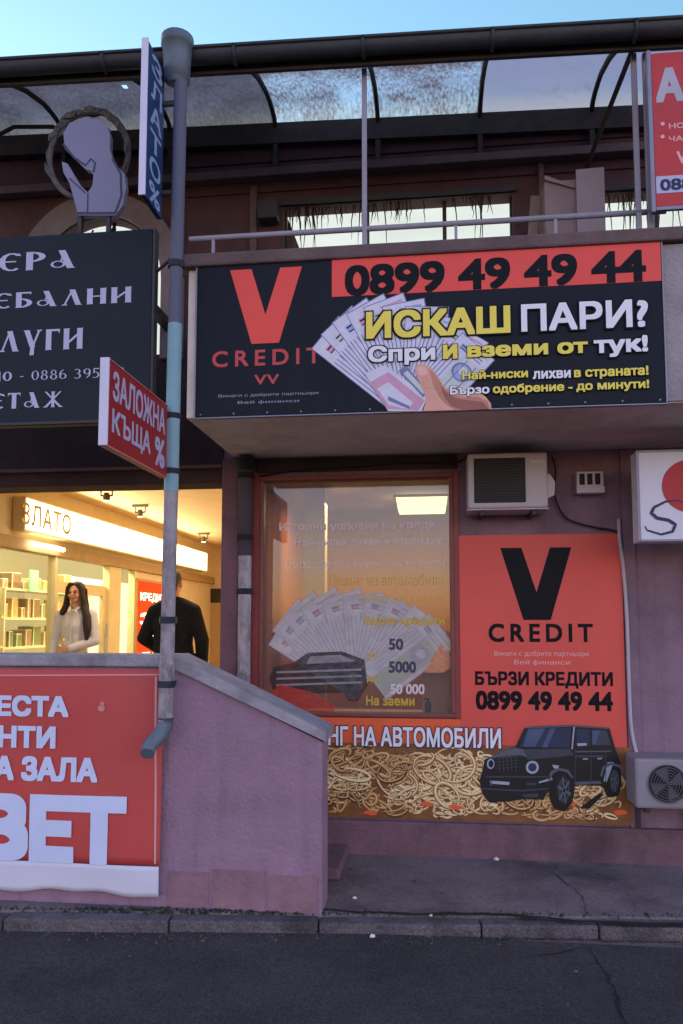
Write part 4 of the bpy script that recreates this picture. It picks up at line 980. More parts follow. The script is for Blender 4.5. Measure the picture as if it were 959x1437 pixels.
# printed car, traced, ~0.45 m wide artwork
def zp(l): return pts([(660 + a * .2398, 1000 + b * .2398) for a, b in l], YG)
art = MB()
art.poly(zp([(55, 400), (75, 330), (85, 275), (190, 225), (265, 205), (318, 92), (360, 80), (600, 72), (815, 88), (850, 210), (880, 290), (885, 420), (865, 490), (800, 490), (775, 430), (640, 425), (600, 440), (470, 440), (430, 510), (310, 505), (235, 520), (110, 525), (70, 470)]), YG, 0)
art.poly(zp([(292, 200), (328, 106), (365, 94), (590, 90), (582, 205)]), YG - .0004, 1)
art.poly(zp([(625, 95), (700, 98), (700, 190), (622, 190)]), YG - .0004, 1); art.poly(zp([(712, 100), (800, 105), (822, 190), (712, 190)]), YG - .0004, 4)
art.poly(zp([(310, 215), (580, 212), (600, 240), (330, 262)]), YG - .0004, 4)
art.poly(zp([(612, 250), (780, 250), (790, 262), (612, 262)]), YG - .0004, 4)
def disc(cx_, cy_, rx_, ry_, mi, d_):
    art.poly(zp([(cx_ + rx_ * math.cos(2 * math.pi * k / 20), cy_ + ry_ * math.sin(2 * math.pi * k / 20)) for k in range(20)]), YG - d_, mi)
disc(535, 455, 75, 122, 3, .0006); disc(545, 455, 45, 88, 0, .0008); disc(548, 455, 34, 70, 4, .0009); disc(552, 455, 22, 50, 0, .001)
disc(835, 400, 48, 95, 3, .0006); disc(845, 400, 28, 66, 4, .0008)
disc(364, 320, 38, 38, 2, .0008); disc(364, 320, 25, 25, 1, .001); disc(120, 300, 22, 30, 2, .0005); disc(122, 300, 15, 22, 0, .0008)
art.poly(zp([(115, 398), (232, 406), (228, 424), (118, 415)]), YG - .0008, 2)                    # number plate
art.poly(zp([(605, 75), (614, 75), (600, 215), (592, 215)]), YG - .0008, 2)                       # pillar
art.poly(zp([(625, 180), (680, 178), (684, 192), (630, 196)]), YG - .001, 2)                      # mirror
art.poly(zp([(480, 305), (520, 310), (515, 328), (490, 326)]), YG - .0008, 2); art.poly(zp([(400, 405), (478, 380), (482, 392), (405, 414)]), YG - .0008, 2)
art.poly(zp([(805, 290), (840, 290), (800, 405), (780, 400)]), YG - .0009, 2)
art.poly(zp([(330, 410), (390, 412), (388, 424), (332, 424)]), YG - .0008, 4); art.poly(zp([(310, 475), (400, 475), (398, 495), (312, 495)]), YG - .0008, 4)
art.poly(zp([(150, 250), (285, 235), (290, 340), (160, 350)]), YG - .0005, 3)
for k in range(5): art.poly(zp([(165 + k * 24, 255 - k * 2), (171 + k * 24, 255 - k * 2), (176 + k * 24, 345), (170 + k * 24, 345)]), YG - .0007, 4)
art.poly(zp([(640, 560), (760, 470), (780, 480), (700, 560)]), YG + .0003, 3)
D_ = YG - .0012
for k in range(9): art.poly(zp([(150, 262 + k * 9), (288, 246 + k * 10), (288, 249 + k * 10), (150, 265 + k * 9)]), D_, 4 if k % 2 else 0)
art.poly(zp([(190, 226), (270, 206), (310, 215), (330, 262), (300, 250), (200, 262), (100, 268)]), D_ + .0006, 5)
art.poly(zp([(330, 262), (600, 240), (606, 250), (335, 276)]), D_, 2 if False else 4)
art.poly(zp([(90, 370), (470, 372), (470, 380), (90, 380)]), D_, 4)
art.poly(zp([(60, 440), (300, 452), (460, 440), (460, 448), (300, 462), (64, 450)]), D_, 4)
for (a_, b_) in ((455, 330), (760, 300)):     # flared wheel arches
    art.poly(zp([(a_, b_ + 70), (a_ + 15, b_ + 15), (a_ + 60, b_ - 8), (a_ + 120, b_ + 5), (a_ + 150, b_ + 50), (a_ + 138, b_ + 52), (a_ + 110, b_ + 18), (a_ + 62, b_ + 8), (a_ + 28, b_ + 28), (a_ + 12, b_ + 75)]), D_, 5)
art.poly(zp([(340, 96), (440, 92), (380, 200), (310, 200)]), D_ + .0002, 6); art.poly(zp([(470, 92), (500, 92), (450, 203), (420, 203)]), D_ + .0002, 6)
art.poly(zp([(715, 105), (760, 106), (735, 188), (715, 188)]), D_ + .0002, 6)
for x_ in (612, 705, 790): art.poly(zp([(x_, 215), (x_ + 4, 215), (x_ + 6, 420), (x_ + 2, 420)]), D_, 4)
art.poly(zp([(612, 225), (822, 222), (824, 230), (612, 233)]), D_, 5)
art.poly(zp([(660, 268), (690, 267), (690, 274), (660, 275)]), D_ - .0002, 2); art.poly(zp([(745, 266), (772, 265), (772, 272), (745, 273)]), D_ - .0002, 2)
art.poly(zp([(610, 405), (760, 400), (770, 416), (612, 424)]), D_, 5)
for wx, wy, rx, ry in ((550, 455, 40, 80), (845, 400, 24, 60)):
    for k in range(6):
        a_ = k * math.pi / 3 + .3
        art.poly(zp([(wx + rx * .2 * math.cos(a_ - .6), wy + ry * .2 * math.sin(a_ - .6)), (wx + rx * math.cos(a_ - .12), wy + ry * math.sin(a_ - .12)), (wx + rx * math.cos(a_ + .12), wy + ry * math.sin(a_ + .12)), (wx + rx * .2 * math.cos(a_ + .6), wy + ry * .2 * math.sin(a_ + .6))]), D_ - .0002, 5)
art.poly(zp([(330, 84), (600, 74), (812, 90), (812, 96), (600, 82), (330, 92)]), D_, 5)
art.poly(zp([(120, 395), (128, 395), (128, 428), (120, 428)]), D_ - .0004, 5)
art.build("car_print", [CARB, CARG, CARL, CARD2, CARH, mat('car_print_grey_sheen', (84, 92, 104), .45, .15, 10), mat('car_print_glass_sheen', (66, 84, 116), .45, .15, 10)], S2)

# ================================================================== WINDOW FILM
YW = FAC + .010
S3 = thing("window_film", "see through film on the office window with banknotes and offers", "window sticker", (X(500, YW), YW, wz0))
fan((520, 962), [(392, 880), (400, 862), (418, 848), (446, 838), (478, 834), (510, 834), (542, 838), (574, 850), (604, 868), (622, 884)], YW, F_NOTE + [F_NOTE[1]], S3, .36, start=.05)
for s_, px, m_, bo in (("Изгодни условия на кредит", (392, 748, 620, 730), F_PALE, .03), ("Най-ниски лихви в страната!", (414, 770, 622, 752), F_PALE, .02), ("Бързо одобрение - до минути", (402, 800, 624, 784), F_PALE, .0),
                       ("Лизинг на автомобили", (460, 822, 622, 806), F_YEL, .0), ("Кредит срещу залог", (505, 848, 620, 834), F_YEL, .0), ("Бързи кредити", (512, 880, 624, 864), F_YEL, .03),
                       ("50", (546, 912, 566, 896), F_NAVY, .03), ("5000", (546, 944, 584, 928), F_NAVY, .03), ("50 000", (548, 974, 596, 960), F_PALE, .03), ("от", (515, 926, 530, 916), F_YEL, .02), ("до", (515, 958, 530, 948), F_YEL, .02), ("На заеми", (514, 990, 582, 977), F_YEL, .03)):
    label_text("lettering", s_, m_, S3, px, YW - .006, bo, thick=.0006)
mb = MB(); YC = YW - .0055
mb.poly(pts([(378, 952), (384, 936), (412, 930), (432, 916), (480, 914), (512, 926), (516, 962), (502, 984), (490, 984), (482, 972), (404, 974), (384, 970)], YC), YC, 0)
mb.poly(pts([(436, 921), (478, 919), (500, 928), (430, 932)], YC), YC - .0003, 1)
for k in range(3): mb.poly(pts([(388, 942 + k * 9), (508, 938 + k * 9), (508, 941 + k * 9), (388, 945 + k * 9)], YC), YC - .0003, 1)
mb.build("car_print", [F_BLACK, F_NOTE[1]], S3)
mb = MB(); mb.poly(pts([(596, 944), (604, 926), (614, 912), (618, 904), (624, 906), (623, 914), (630, 912), (632, 922), (634, 936), (622, 944)], YC), YC, 0); mb.build("hand_print", F_SKIN, S3)
mb = MB(); mb.poly(pts([(374, 980), (392, 960), (440, 972), (470, 990), (470, 1000), (376, 1000)], YC), YC - .0004, 0); mb.build("red_patch_print", F_RED, S3)
bt = MB(); c = at(601, 1000, 5.6); bt.lathe((c[0], 5.6, wz0 + .005), [(.022, 0), (.022, .07), (.01, .085), (.01, .1)], 12); bt.box(c[0] - .03, c[0] + .012, 5.592, 5.608, wz0 + .1, wz0 + .112)
tag(bt.build("pump_bottle", mat("green_black_plastic", (34, 40, 26), .4, .1), None, (c[0], 5.6, wz0)), "small dark pump bottle on the sill behind the window", "bottle")
mb = MB(); mb.box(wx0 + .05, wx1 - .05, FAC + .252, FAC + .45, wz0 - .04, wz0 + .004, .004); mb.build("inner_sill", CREAM, B)

# ================================================================== DARK FUNERAL SIGN
YD = SLAB - .02
dx0, dx1 = at(-260, 450, YD)[0], at(212, 450, YD)[0]; dz0 = at(200, 592, YD)[1]; dz1 = at(205, 321, YD)[1]
S4 = thing("dark_sign", "blue black sign with lilac old style serif lettering beside the blue grey downpipe", "sign", (dx1 - .8, YD, dz0))
mb = MB(); mb.box(dx0, dx1, YD, YD + .06, dz0, dz1, .006); mb.build("panel", DARKSIGN, S4)
mb = MB(); mb.box(dx0, dx1 - .003, YD - .003, YD - .0005, dz0 + .004, dz0 + .02); mb.box(dx1 + .001, dx1 + .018, YD + .002, YD + .06, dz0, dz1, .003); mb.build("trim", STEELD, S4)
for zz in (at(220, 376, YD)[1],):
    mb = MB(); mb.tube([(dx1 + .018, YD + .04, zz), (pxz(zz) - prad, PIPE + .02, zz)], .01, 6); mb.build("stay", STEELD, S4)
mb = MB(); mb.box(dx0 + .3, dx0 + .36, YD + .06, FAC, dz1 - .15, dz1 - .09); mb.box(dx1 - .3, dx1 - .24, YD + .061, FAC - .02, dz1 - .2, dz1 - .14); mb.box(dx1 - .3, dx1 - .24, YD + .061, FAC - .02, dz0 + .1, dz0 + .16); mb.build("bracket", STEELD, S4)
# letters drawn as thick and thin strokes with wedge serifs (unit height)
def serif_letter(ch):
    q = []                                         # list of polygons, width
    def st(x0, y0, x1, y1, w): q.append([(x0 - w / 2, y0), (x0 + w / 2, y0), (x1 + w / 2, y1), (x1 - w / 2, y1)])
    def bar(x0, x1, y, h): q.append([(x0, y - h / 2), (x1, y - h / 2), (x1, y + h / 2), (x0, y + h / 2)])
    def sf(x, y, w=.26):
        s = 1 if y < .5 else -1
        q.append([(x - w / 2, y), (x + w / 2, y), (x + .06, y + s * .07), (x - .06, y + s * .07)])
    def bowl(cx_, cy_, rx_, ry_, a0, a1, t0=.19, t1=.09):
        n = 10
        for k in range(n):
            a, b = R(a0 + (a1 - a0) * k / n), R(a0 + (a1 - a0) * (k + 1) / n)
            ta = t1 + (t0 - t1) * abs(math.cos(a)); tb = t1 + (t0 - t1) * abs(math.cos(b))
            q.append([(cx_ + rx_ * math.cos(a), cy_ + ry_ * math.sin(a)), (cx_ + rx_ * math.cos(b), cy_ + ry_ * math.sin(b)), (cx_ + (rx_ - tb) * math.cos(b), cy_ + (ry_ - tb * .7) * math.sin(b)), (cx_ + (rx_ - ta) * math.cos(a), cy_ + (ry_ - ta * .7) * math.sin(a))])
    S = .2; W = .7
    if ch in 'ВЕРБНИГПТУЛАЖОСЧД':
        if ch == 'Р': st(.16, 0, .16, 1, S); sf(.16, 0); sf(.16, 1); bowl(.2, .72, .42, .28, -90, 90); W = .66
        elif ch == 'В': st(.16, 0, .16, 1, S); sf(.16, 0); sf(.16, 1); bowl(.2, .74, .36, .26, -90, 90); bowl(.2, .26, .44, .26, -90, 90); W = .7
        elif ch == 'Б': st(.16, 0, .16, 1, S); sf(.16, 0); bar(.08, .6, .95, .1); q.append([(.6, 1), (.52, 1), (.58, .8)]); bowl(.2, .3, .44, .3, -90, 90); W = .7
        elif ch == 'Е': bowl(.42, .5, .38, .5, 55, 305); bar(.1, .55, .52, .07); q.append([(.62, .98), (.56, .84), (.7, .8)]); W = .72
        elif ch == 'С': bowl(.42, .5, .38, .5, 50, 310); W = .74
        elif ch == 'О': bowl(.36, .5, .34, .5, 0, 360); W = .76
        elif ch == 'А': st(.62, 0, .36, 1, S); st(.34, .34, .42, .98, .05); sf(.64, 0, .24); bowl(.26, .24, .22, .2, 0, 360, .08, .06); W = .82
        elif ch == 'Л': st(.62, 0, .4, 1, S); st(.14, .04, .40, .96, .07); sf(.64, 0, .24); sf(.14, 0, .22); W = .82
        elif ch == 'Н': st(.14, 0, .14, 1, S); st(.6, 0, .6, 1, S); [sf(a, b) for a in (.14, .6) for b in (0, 1)]; bar(.2, .55, .5, .08); W = .78
        elif ch == 'И': st(.14, 0, .14, 1, S); st(.62, 0, .62, 1, S); [sf(a, b) for a in (.14, .62) for b in (0, 1)]; st(.2, .3, .56, .72, .12); W = .8
        elif ch == 'П': st(.14, 0, .14, 1, S); st(.6, 0, .6, 1, S); sf(.14, 0); sf(.6, 0); bar(.02, .72, .96, .09); W = .78
        elif ch == 'Г': st(.16, 0, .16, 1, S); sf(.16, 0); bar(.06, .56, .95, .1); q.append([(.56, 1), (.46, 1), (.55, .76)]); W = .6
        elif ch == 'Т': st(.33, 0, .33, 1, S); sf(.33, 0); bar(.04, .62, .95, .1); q.append([(.04, 1), (.12, 1), (.05, .76)]); q.append([(.62, 1), (.54, 1), (.61, .76)]); W = .68
        elif ch == 'У': st(.36, .18, .14, 1, S); st(.34, .1, .6, 1, .08); st(.34, -.22, .36, .25, .15); sf(.14, 1, .26); sf(.6, 1, .2); W = .72
        elif ch == 'Ж': st(.45, 0, .45, 1, .13); st(.45, .5, .12, 1, .09); st(.45, .5, .78, 1, .09); st(.12, 0, .45, .5, .13); st(.8, 0, .45, .5, .13); sf(.12, 0, .2); sf(.8, 0, .2); sf(.45, 0, .2); sf(.45, 1, .2); W = .92
        elif ch == 'Ч': st(.56, 0, .56, 1, S); sf(.56, 0); bowl(.34, .72, .26, .3, 180, 300); st(.12, .7, .12, 1, S); W = .7
    elif ch == '0': bowl(.28, .5, .27, .5, 0, 360, .12, .06); W = .6
    elif ch == '8': bowl(.28, .74, .21, .26, 0, 360, .1, .06); bowl(.28, .26, .26, .28, 0, 360, .12, .06); W = .6
    elif ch == '6': bowl(.28, .3, .26, .3, 0, 360, .12, .06); bowl(.42, .45, .4, .55, 105, 180, .12, .06); W = .6
    elif ch == '9': bowl(.28, .7, .26, .3, 0, 360, .12, .06); bowl(.14, .55, .4, .55, -75, 0, .12, .06); W = .6
    elif ch == '3': bowl(.22, .74, .24, .26, -90, 140, .12, .06); bowl(.22, .26, .28, .28, -140, 90, .12, .06); W = .58
    elif ch == '5': bowl(.2, .3, .3, .32, -130, 120, .12, .06); st(.1, .5, .12, 1, .08); bar(.08, .48, .95, .1); W = .58
    elif ch == '-': bar(.06, .3, .42, .08); W = .4
    else: W = .34
    return q, W
def serif_text(s, px, Y, parent):
    b = pbox(*px, Y); tot = sum(serif_letter(c)[1] + .06 for c in s) - .06; k = (b[2] - b[0]) / tot; h_ = b[3] - b[1]
    mb = MB(); x = 0; n = 0
    for c in s:
        q, W = serif_letter(c)
        for pl in q:
            n += 1; P_ = [(b[0] + (x + a) * k, b[1] + z * h_) for a, z in pl]
            ar_ = sum(P_[i][0] * P_[(i + 1) % len(P_)][1] - P_[(i + 1) % len(P_)][0] * P_[i][1] for i in range(len(P_)))
            mb.poly(P_ if ar_ > 0 else P_[::-1], Y - .002 - .00002 * (n % 40))
        x += W + .06
    return mb.build("lettering", LILAC, parent)
serif_text("ВЕРА", (-40, 384, 110, 350), YD, S4)
serif_text("ПОГРЕБАЛНИ", (-128, 440, 188, 402), YD, S4)
serif_text("УСЛУГИ", (-62, 497, 120, 460), YD, S4)
serif_text("ДЕНОНОЩНО".replace('Щ', 'Ч')[5:] + " - 0886 395 39", (-43, 537, 176, 515), YD, S4)
serif_text("2 ЕТАЖ".replace('2', ''), (-27, 575, 90, 549), YD, S4)

# ------------------------------------------------------------------ praying figure cut-out in a wreath ring
YF = SLAB + .05
S5 = thing("cutout_sign", "lilac white cut out of a bowed praying figure inside a round wreath ring", "sign", (X(135, YF, 300), YF, dz1))
def q5(l): return pts([(60 + a * .2085, 140 + b * .2085) for a, b in l], YF)
mb = MB(); mb.prism(q5([(250, 790), (210, 640), (190, 570), (150, 500), (140, 430), (175, 440), (205, 490), (235, 540), (265, 590), (315, 635), (345, 590), (352, 520), (335, 490), (300, 480), (250, 430), (200, 380), (160, 340), (150, 240), (190, 170), (290, 135), (390, 150), (445, 190), (465, 260), (462, 350), (480, 410), (520, 470), (560, 510), (570, 600), (550, 720), (500, 790)]), YF - .02, YF + .02); mb.build("figure", FIGURE, S5)
mb = MB(); d_ = YF - .0225
mb.strip(q5([(150, 310), (220, 400), (300, 455), (335, 410), (365, 440), (352, 500)]), .012, d_); mb.strip(q5([(480, 410), (535, 510), (540, 660), (500, 770)]), .014, d_); mb.strip(q5([(190, 540), (300, 640)]), .008, d_ - .0002); mb.strip(q5([(316, 640), (312, 780)]), .008, d_ - .0004); mb.strip(q5([(240, 775), (505, 775)]), .014, d_ - .0006)
mb.build("outline_paint", mat("dark_blue_line_paint", (58, 58, 86), .5, .1), S5)
c = at(125, 218, YF + .06); rx_ = at(182, 218, YF + .06)[0] - c[0]; rz_ = at(125, 157, YF + .06)[1] - c[1]
mb = MB(); mb.ring((c[0], YF + .06, c[1]), rx_, .018, 0, 360, 40, sx=.97, sz=rz_ / rx_); mb.build("ring", WREATH, S5)
mb = MB()
for k in range(130):
    a = random.uniform(0, 2 * math.pi); 
    if not .35 < a < 2.8 and k % 3: continue
    if 3.7 < a < 5.7: continue
    p = Vector((c[0] + rx_ * .97 * math.cos(a), YF + .06 + random.uniform(-.035, .02), c[1] + rz_ * math.sin(a))) + Vector((random.gauss(0, .008), 0, random.gauss(0, .008)))
    t_ = Vector((-math.sin(a), random.uniform(-.4, .4), math.cos(a))); n_ = Vector((math.cos(a), -.6, math.sin(a))); l = random.uniform(.03, .06)
    mb.face([p - t_ * l, p + n_ * .014, p + t_ * l, p - n_ * .014])
mb.build("leaves", WREATH, S5)
mb = MB(); x_ = X(133, YF, 310)
for dx in (-.09, .09): mb.box(x_ + dx - .012, x_ + dx + .012, YF - .012, YF + .012, dz1 - .25, q5([(300, 790)])[0][1] + .02)
mb.tube([(x_ - .09, YF + .02, dz1 + .05), (x_ - .09, YF + .06, c[1] - rz_)], .008, 6); mb.build("support", STEELD, S5)

# ================================================================== BLADE SIGNS ON THE PIPE
BX = X(240, PIPE, 600)
def near_y(px, Xw, py):
    v = ray(px, py); return Xw * v.y / v.x
ny = near_y(152, BX, 550); fz1 = at(241, 578, PIPE)[1]; fz0 = at(241, 677, PIPE)[1]
nz1 = EYE + (ray(156, 500).z / ray(156, 500).y) * ny; nz0 = EYE + (ray(150, 617).z / ray(150, 617).y) * ny
bz1_, bz0_ = (fz1 + nz1) / 2, (fz0 + nz0) / 2
S6 = thing("blade_sign", "red two line blade sign with pale edge sticking out from the downpipe", "sign", (BX, PIPE, bz0_))
mb = MB(); mb.box(BX - .03, BX, ny, PIPE - prad - .02, bz0_, bz1_, .003); mb.build("panel", SIGNRED, S6)
mb = MB(); mb.box(BX - .036, BX + .006, ny - .012, ny - .001, bz0_ - .006, bz1_ + .006, .002); mb.build("front_edge", SIGNWH, S6)
mb = MB(); mb.box(BX - .034, BX + .003, ny, PIPE - prad - .02, bz0_ - .007, bz0_ - .001); mb.box(BX - .034, BX + .003, ny, PIPE - prad - .02, bz1_ + .001, bz1_ + .006); mb.build("side_edge", mat("salmon_sign_edge", (196, 130, 116), .5, .06), S6)
def side_text(s, y0, y1, z0, z1, Xw, m, parent, bold=.03):
    mb = MB(); letters(mb, s, (y0, z0, y1, z1), lambda a, b, h: (Xw + h, a, b), bold)
    return mb.build("lettering", m, parent)
bl = PIPE - prad - .02 - ny; bh = bz1_ - bz0_
side_text("ЗАЛОЖНА", ny + bl * .06, ny + bl * .95, bz0_ + bh * .56, bz0_ + bh * .92, BX + .0015, LILAC, S6)
side_text("КЪЩА", ny + bl * .06, ny + bl * .68, bz0_ + bh * .12, bz0_ + bh * .46, BX + .0015, LILAC, S6)
side_text("%", ny + bl * .76, ny + bl * .95, bz0_ + bh * .08, bz0_ + bh * .48, BX + .0015, LILAC, S6)
mb = MB()
for zz in (bz0_ + .04, bz1_ - .04): mb.box(BX - .025, BX + .01, PIPE - prad - .02, PIPE + .0, zz - .015, zz + .015); mb.tube([(pxz(zz), PIPE, zz - .015), (pxz(zz), PIPE, zz + .015)], prad * 1.2, 14)
mb.build("bracket", STEELD, S6)
BX2 = X(229, PIPE, 180); ny2 = near_y(206, BX2, 170)
tz1 = EYE + (ray(212, 55).z / ray(212, 55).y) * ny2; tz0 = EYE + (ray(206, 273).z / ray(206, 273).y) * ny2
S7 = thing("blade_sign", "narrow navy blue vertical blade sign beside the rain head", "sign", (BX2, PIPE, tz0))
mb = MB(); mb.box(BX2 - .028, BX2, ny2, PIPE + .01, tz0, tz1, .003); mb.build("panel", SIGNBLUE, S7)
mb = MB(); mb.box(BX2 - .034, BX2 + .004, ny2 - .012, ny2 - .001, tz0 - .005, tz1 + .005, .002); mb.build("front_edge", SIGNWH, S7)
L7 = PIPE + .01 - ny2; n = 6; hh = (tz1 - tz0) / n
for k, ch in enumerate("ЗЛАТО%"): side_text(ch, ny2 + L7 * .2, ny2 + L7 * .85, tz1 - hh * (k + .92), tz1 - hh * (k + .12), BX2 + .0015, mat("pale_blue_letter_paint", (150, 170, 206), .5, .05), S7, .02)
mb = MB()
for zz in (tz0 + .15, tz1 - .2): mb.box(BX2, pxz(zz), PIPE - .012, PIPE + .012, zz - .012, zz + .012)
mb.build("bracket", STEELD, S7)

# ================================================================== GREY PIPE BY THE WINDOW
gx, gy_ = at(344, 800, FAC - .1)[0], FAC - .1
SP = thing("wall_pipe", "old grey pipe with peeling white paint between arcade and window", "drainpipe", (gx, gy_, KH))
prw = .05; gm = at(344, 780, gy_)[1]
mb = MB(); mb.tube([(gx, gy_, sofZ - .002), (gx, gy_, gm)], prw, 16); mb.build("upper_pipe", mat("dark_grey_pipe_paint", (96, 90, 100), .6, .25, 8, .2, 30, stain=(60, 54, 60), stain_amt=.6, stain_scale=4), SP)
mb = MB(); mb.tube([(gx, gy_, gm - .001), (gx, gy_, KH)], prw * .92, 16); mb.build("lower_pipe", PIPEW, SP)
for py in (668, 755, 830): 
    zz = at(344, py, gy_)[1]; mb = MB(); mb.tube([(gx, gy_, zz - .02), (gx, gy_, zz + .02)], prw * 1.16, 16); mb.box(gx - .012, gx + .012, gy_ + prw, FAC - .06, zz - .01, zz + .01); mb.build("collar", STEELD, SP)
mb = MB(); zz = at(344, 655, gy_)[1]; mb.tube([(gx, gy_, zz - .03), (gx, gy_, zz + .05)], [prw * 1.1, prw * 1.5], 16); mb.build("socket", STEELD, SP)

# ================================================================== AIR CONDITIONERS
def ac_pts(p, Y): return at(*p, Y)
YA = FAC - .28
a = at(657, 714, YA); b = at(768, 634, YA)
A1 = thing("air_conditioner", "window style air conditioner with square black grille under the soffit", "air conditioner", ((a[0] + b[0]) / 2, FAC - .1, a[1]), "air conditioners on the shop wall")
mb = MB(); mb.box(a[0], b[0], YA, FAC - .02, a[1], b[1], .015); mb.build("casing", ACW, A1)
g0 = at(666, 706, YA); g1 = at(737, 642, YA)
mb = MB(); mb.box(g0[0], g1[0], YA - .008, YA - .001, g0[1], g1[1], .003); gr = mb.build("grille", ACD, A1)
mb = MB()
for k in range(16):
    zz = g0[1] + (g1[1] - g0[1]) * (k + .5) / 16; mb.box(g0[0] + .01, g1[0] - .01, YA - .013, YA - .0085, zz - .003, zz + .003)
mb.build("grille_bar", mat("black_plastic_bar", (34, 34, 40), .5, .1), gr)
mb = MB(); mb.box(a[0] - .005, b[0] + .004, YA - .006, FAC - .03, a[1] - .012, a[1] - .001, .004); mb.build("base_tray", ACW, A1)
mb = MB(); c = at(764, 686, YA + .08); mb.prism([(b[0] + .001, c[1] - .07), (b[0] + .045, c[1] - .05), (b[0] + .05, c[1] + .04), (b[0] + .02, c[1] + .085), (b[0] + .001, c[1] + .09)], YA + .03, FAC - .06); mb.build("valve_cover", ACW, A1)
mb = MB(); q = at(744, 646, YA); mb.box(q[0], b[0] - .015, YA - .004, YA - .0005, q[1] - .02, q[1] + .0, .001); mb.build("nameplate", PLASTW, A1)
mb = MB()
for x in (a[0] + .08, b[0] - .1): mb.box(x, x + .025, YA + .02, FAC - .003, a[1] - .04, a[1] - .013)
mb.build("bracket", STEELD, A1)
YA2 = FAC - .30
a = at(893, 1135, YA2); b = at(985, 1066, YA2)
A2 = thing("air_conditioner", "outdoor unit with round fan guard low on the wall", "air conditioner", ((a[0] + b[0]) / 2, FAC - .15, a[1]), "air conditioners on the shop wall")
mb = MB(); mb.box(a[0], b[0] + .12, YA2, FAC - .04, a[1], b[1], .018); mb.build("casing", ACW2, A2)
c = at(937, 1100, YA2); r_ = at(965, 1100, YA2)[0] - c[0]
mb = MB(); mb.lathe((c[0], YA2 - .012, c[1]), [(r_, .010), (r_, 0), (r_ * .97, 0), (r_ * .94, .010)], 32, 'Y'); mb.build("fan_ring", ACG, A2)
mb = MB(); mb.lathe((c[0], YA2 - .003, c[1]), [(r_ * .93, 0), (r_ * .93, .002)], 32, 'Y'); mb.build("fan_recess", ACD, A2)
mb = MB()
for k in range(4):
    a_ = k * math.pi / 2 + .4; mb.face([(c[0] + r_ * t_ * math.cos(a_ + w_), YA2 - .0045, c[1] + r_ * t_ * math.sin(a_ + w_)) for t_, w_ in ((.15, -.4), (.85, -.35), (.85, .35), (.15, .4))])
mb.build("fan_blade", ACG, A2)
mb = MB()
for k in range(1, 7): mb.ring((c[0], YA2 - .012, c[1]), r_ * k / 7, .0022, 0, 360, 28)
for k in range(8): mb.tube([(c[0], YA2 - .013, c[1]), (c[0] + r_ * math.cos(k * math.pi / 4), YA2 - .011, c[1] + r_ * math.sin(k * math.pi / 4))], .0024, 5)
mb.build("fan_guard", ACG, A2)
mb = MB()
for x in (a[0] + .06, b[0] - .02): mb.box(x, x + .03, YA2 + .03, FAC - .003, a[1] - .03, a[1] - .001); mb.box(x, x + .03, FAC - .04, FAC - .003, a[1] - .2, a[1] - .03)
mb.build("bracket", STEELD, A2)
# meter box
YM = FAC - .09
a = at(810, 692, YM); b = at(847, 661, YM)
EB = thing("meter_box", "small white box with three dark windows on the wall", "meter box", ((a[0] + b[0]) / 2, FAC, a[1]))
mb = MB(); mb.box(a[0], b[0], YM, FAC - .002, a[1], b[1], .006); mb.build("case", PLASTW, EB)
w_ = (b[0] - a[0]); h_ = b[1] - a[1]
for k in range(3):
    mb = MB(); x = a[0] + w_ * (.1 + .29 * k); mb.box(x, x + w_ * .2, YM - .003, YM - .0005, a[1] + h_ * .38, a[1] + h_ * .9, .001); mb.build("window", ACD, EB)
mb = MB(); mb.box(a[0] - .004, b[0] + .004, YM - .012, YM - .001, a[1] - .002, a[1] + h_ * .28, .004); mb.build("terminal_cover", PLASTW, EB)
# cables
def cable(name, px, Y, r_, m, lbl, cat):
    mb = MB(); p = [(*at(x, y, Y), ) for x, y in px]; p = [Vector((a_, Y, b_)) for a_, b_ in p]; Q = []
    for i in range(len(p) - 1):
        p0, p1, p2, p3 = p[max(i - 1, 0)], p[i], p[i + 1], p[min(i + 2, len(p) - 1)]
        for k in range(8):
            t_ = k / 8; Q.append(.5 * ((2 * p1) + (p2 - p0) * t_ + (2 * p0 - 5 * p1 + 4 * p2 - p3) * t_ ** 2 + (3 * p1 - p0 - 3 * p2 + p3) * t_ ** 3))
    Q.append(p[-1]); mb.tube(Q, r_, 8); return tag(mb.build(name, m, None, tuple(p[-1])), lbl, cat)
cable("cable", [(775, 640), (780, 660), (778, 690), (786, 715), (800, 730), (835, 740), (862, 745), (872, 757), (873, 790)], FAC - .034, .006, CABLED, "thin black cable looping from the upper air conditioner along the poster top", "cable")
cable("cable_duct", [(868, 728), (870, 760), (875, 800), (880, 870), (883, 960), (886, 1020), (893, 1055), (899, 1066)], FAC - .036, .012, CABLEW, "pale cable pipe running down the wall to the lower unit", "cable pipe")
cable("cable", [(364, 668), (420, 660), (500, 655), (560, 650), (640, 648), (655, 640)], FAC - .024, .006, CABLED, "black cable sagging along the wall above the office window", "cable")

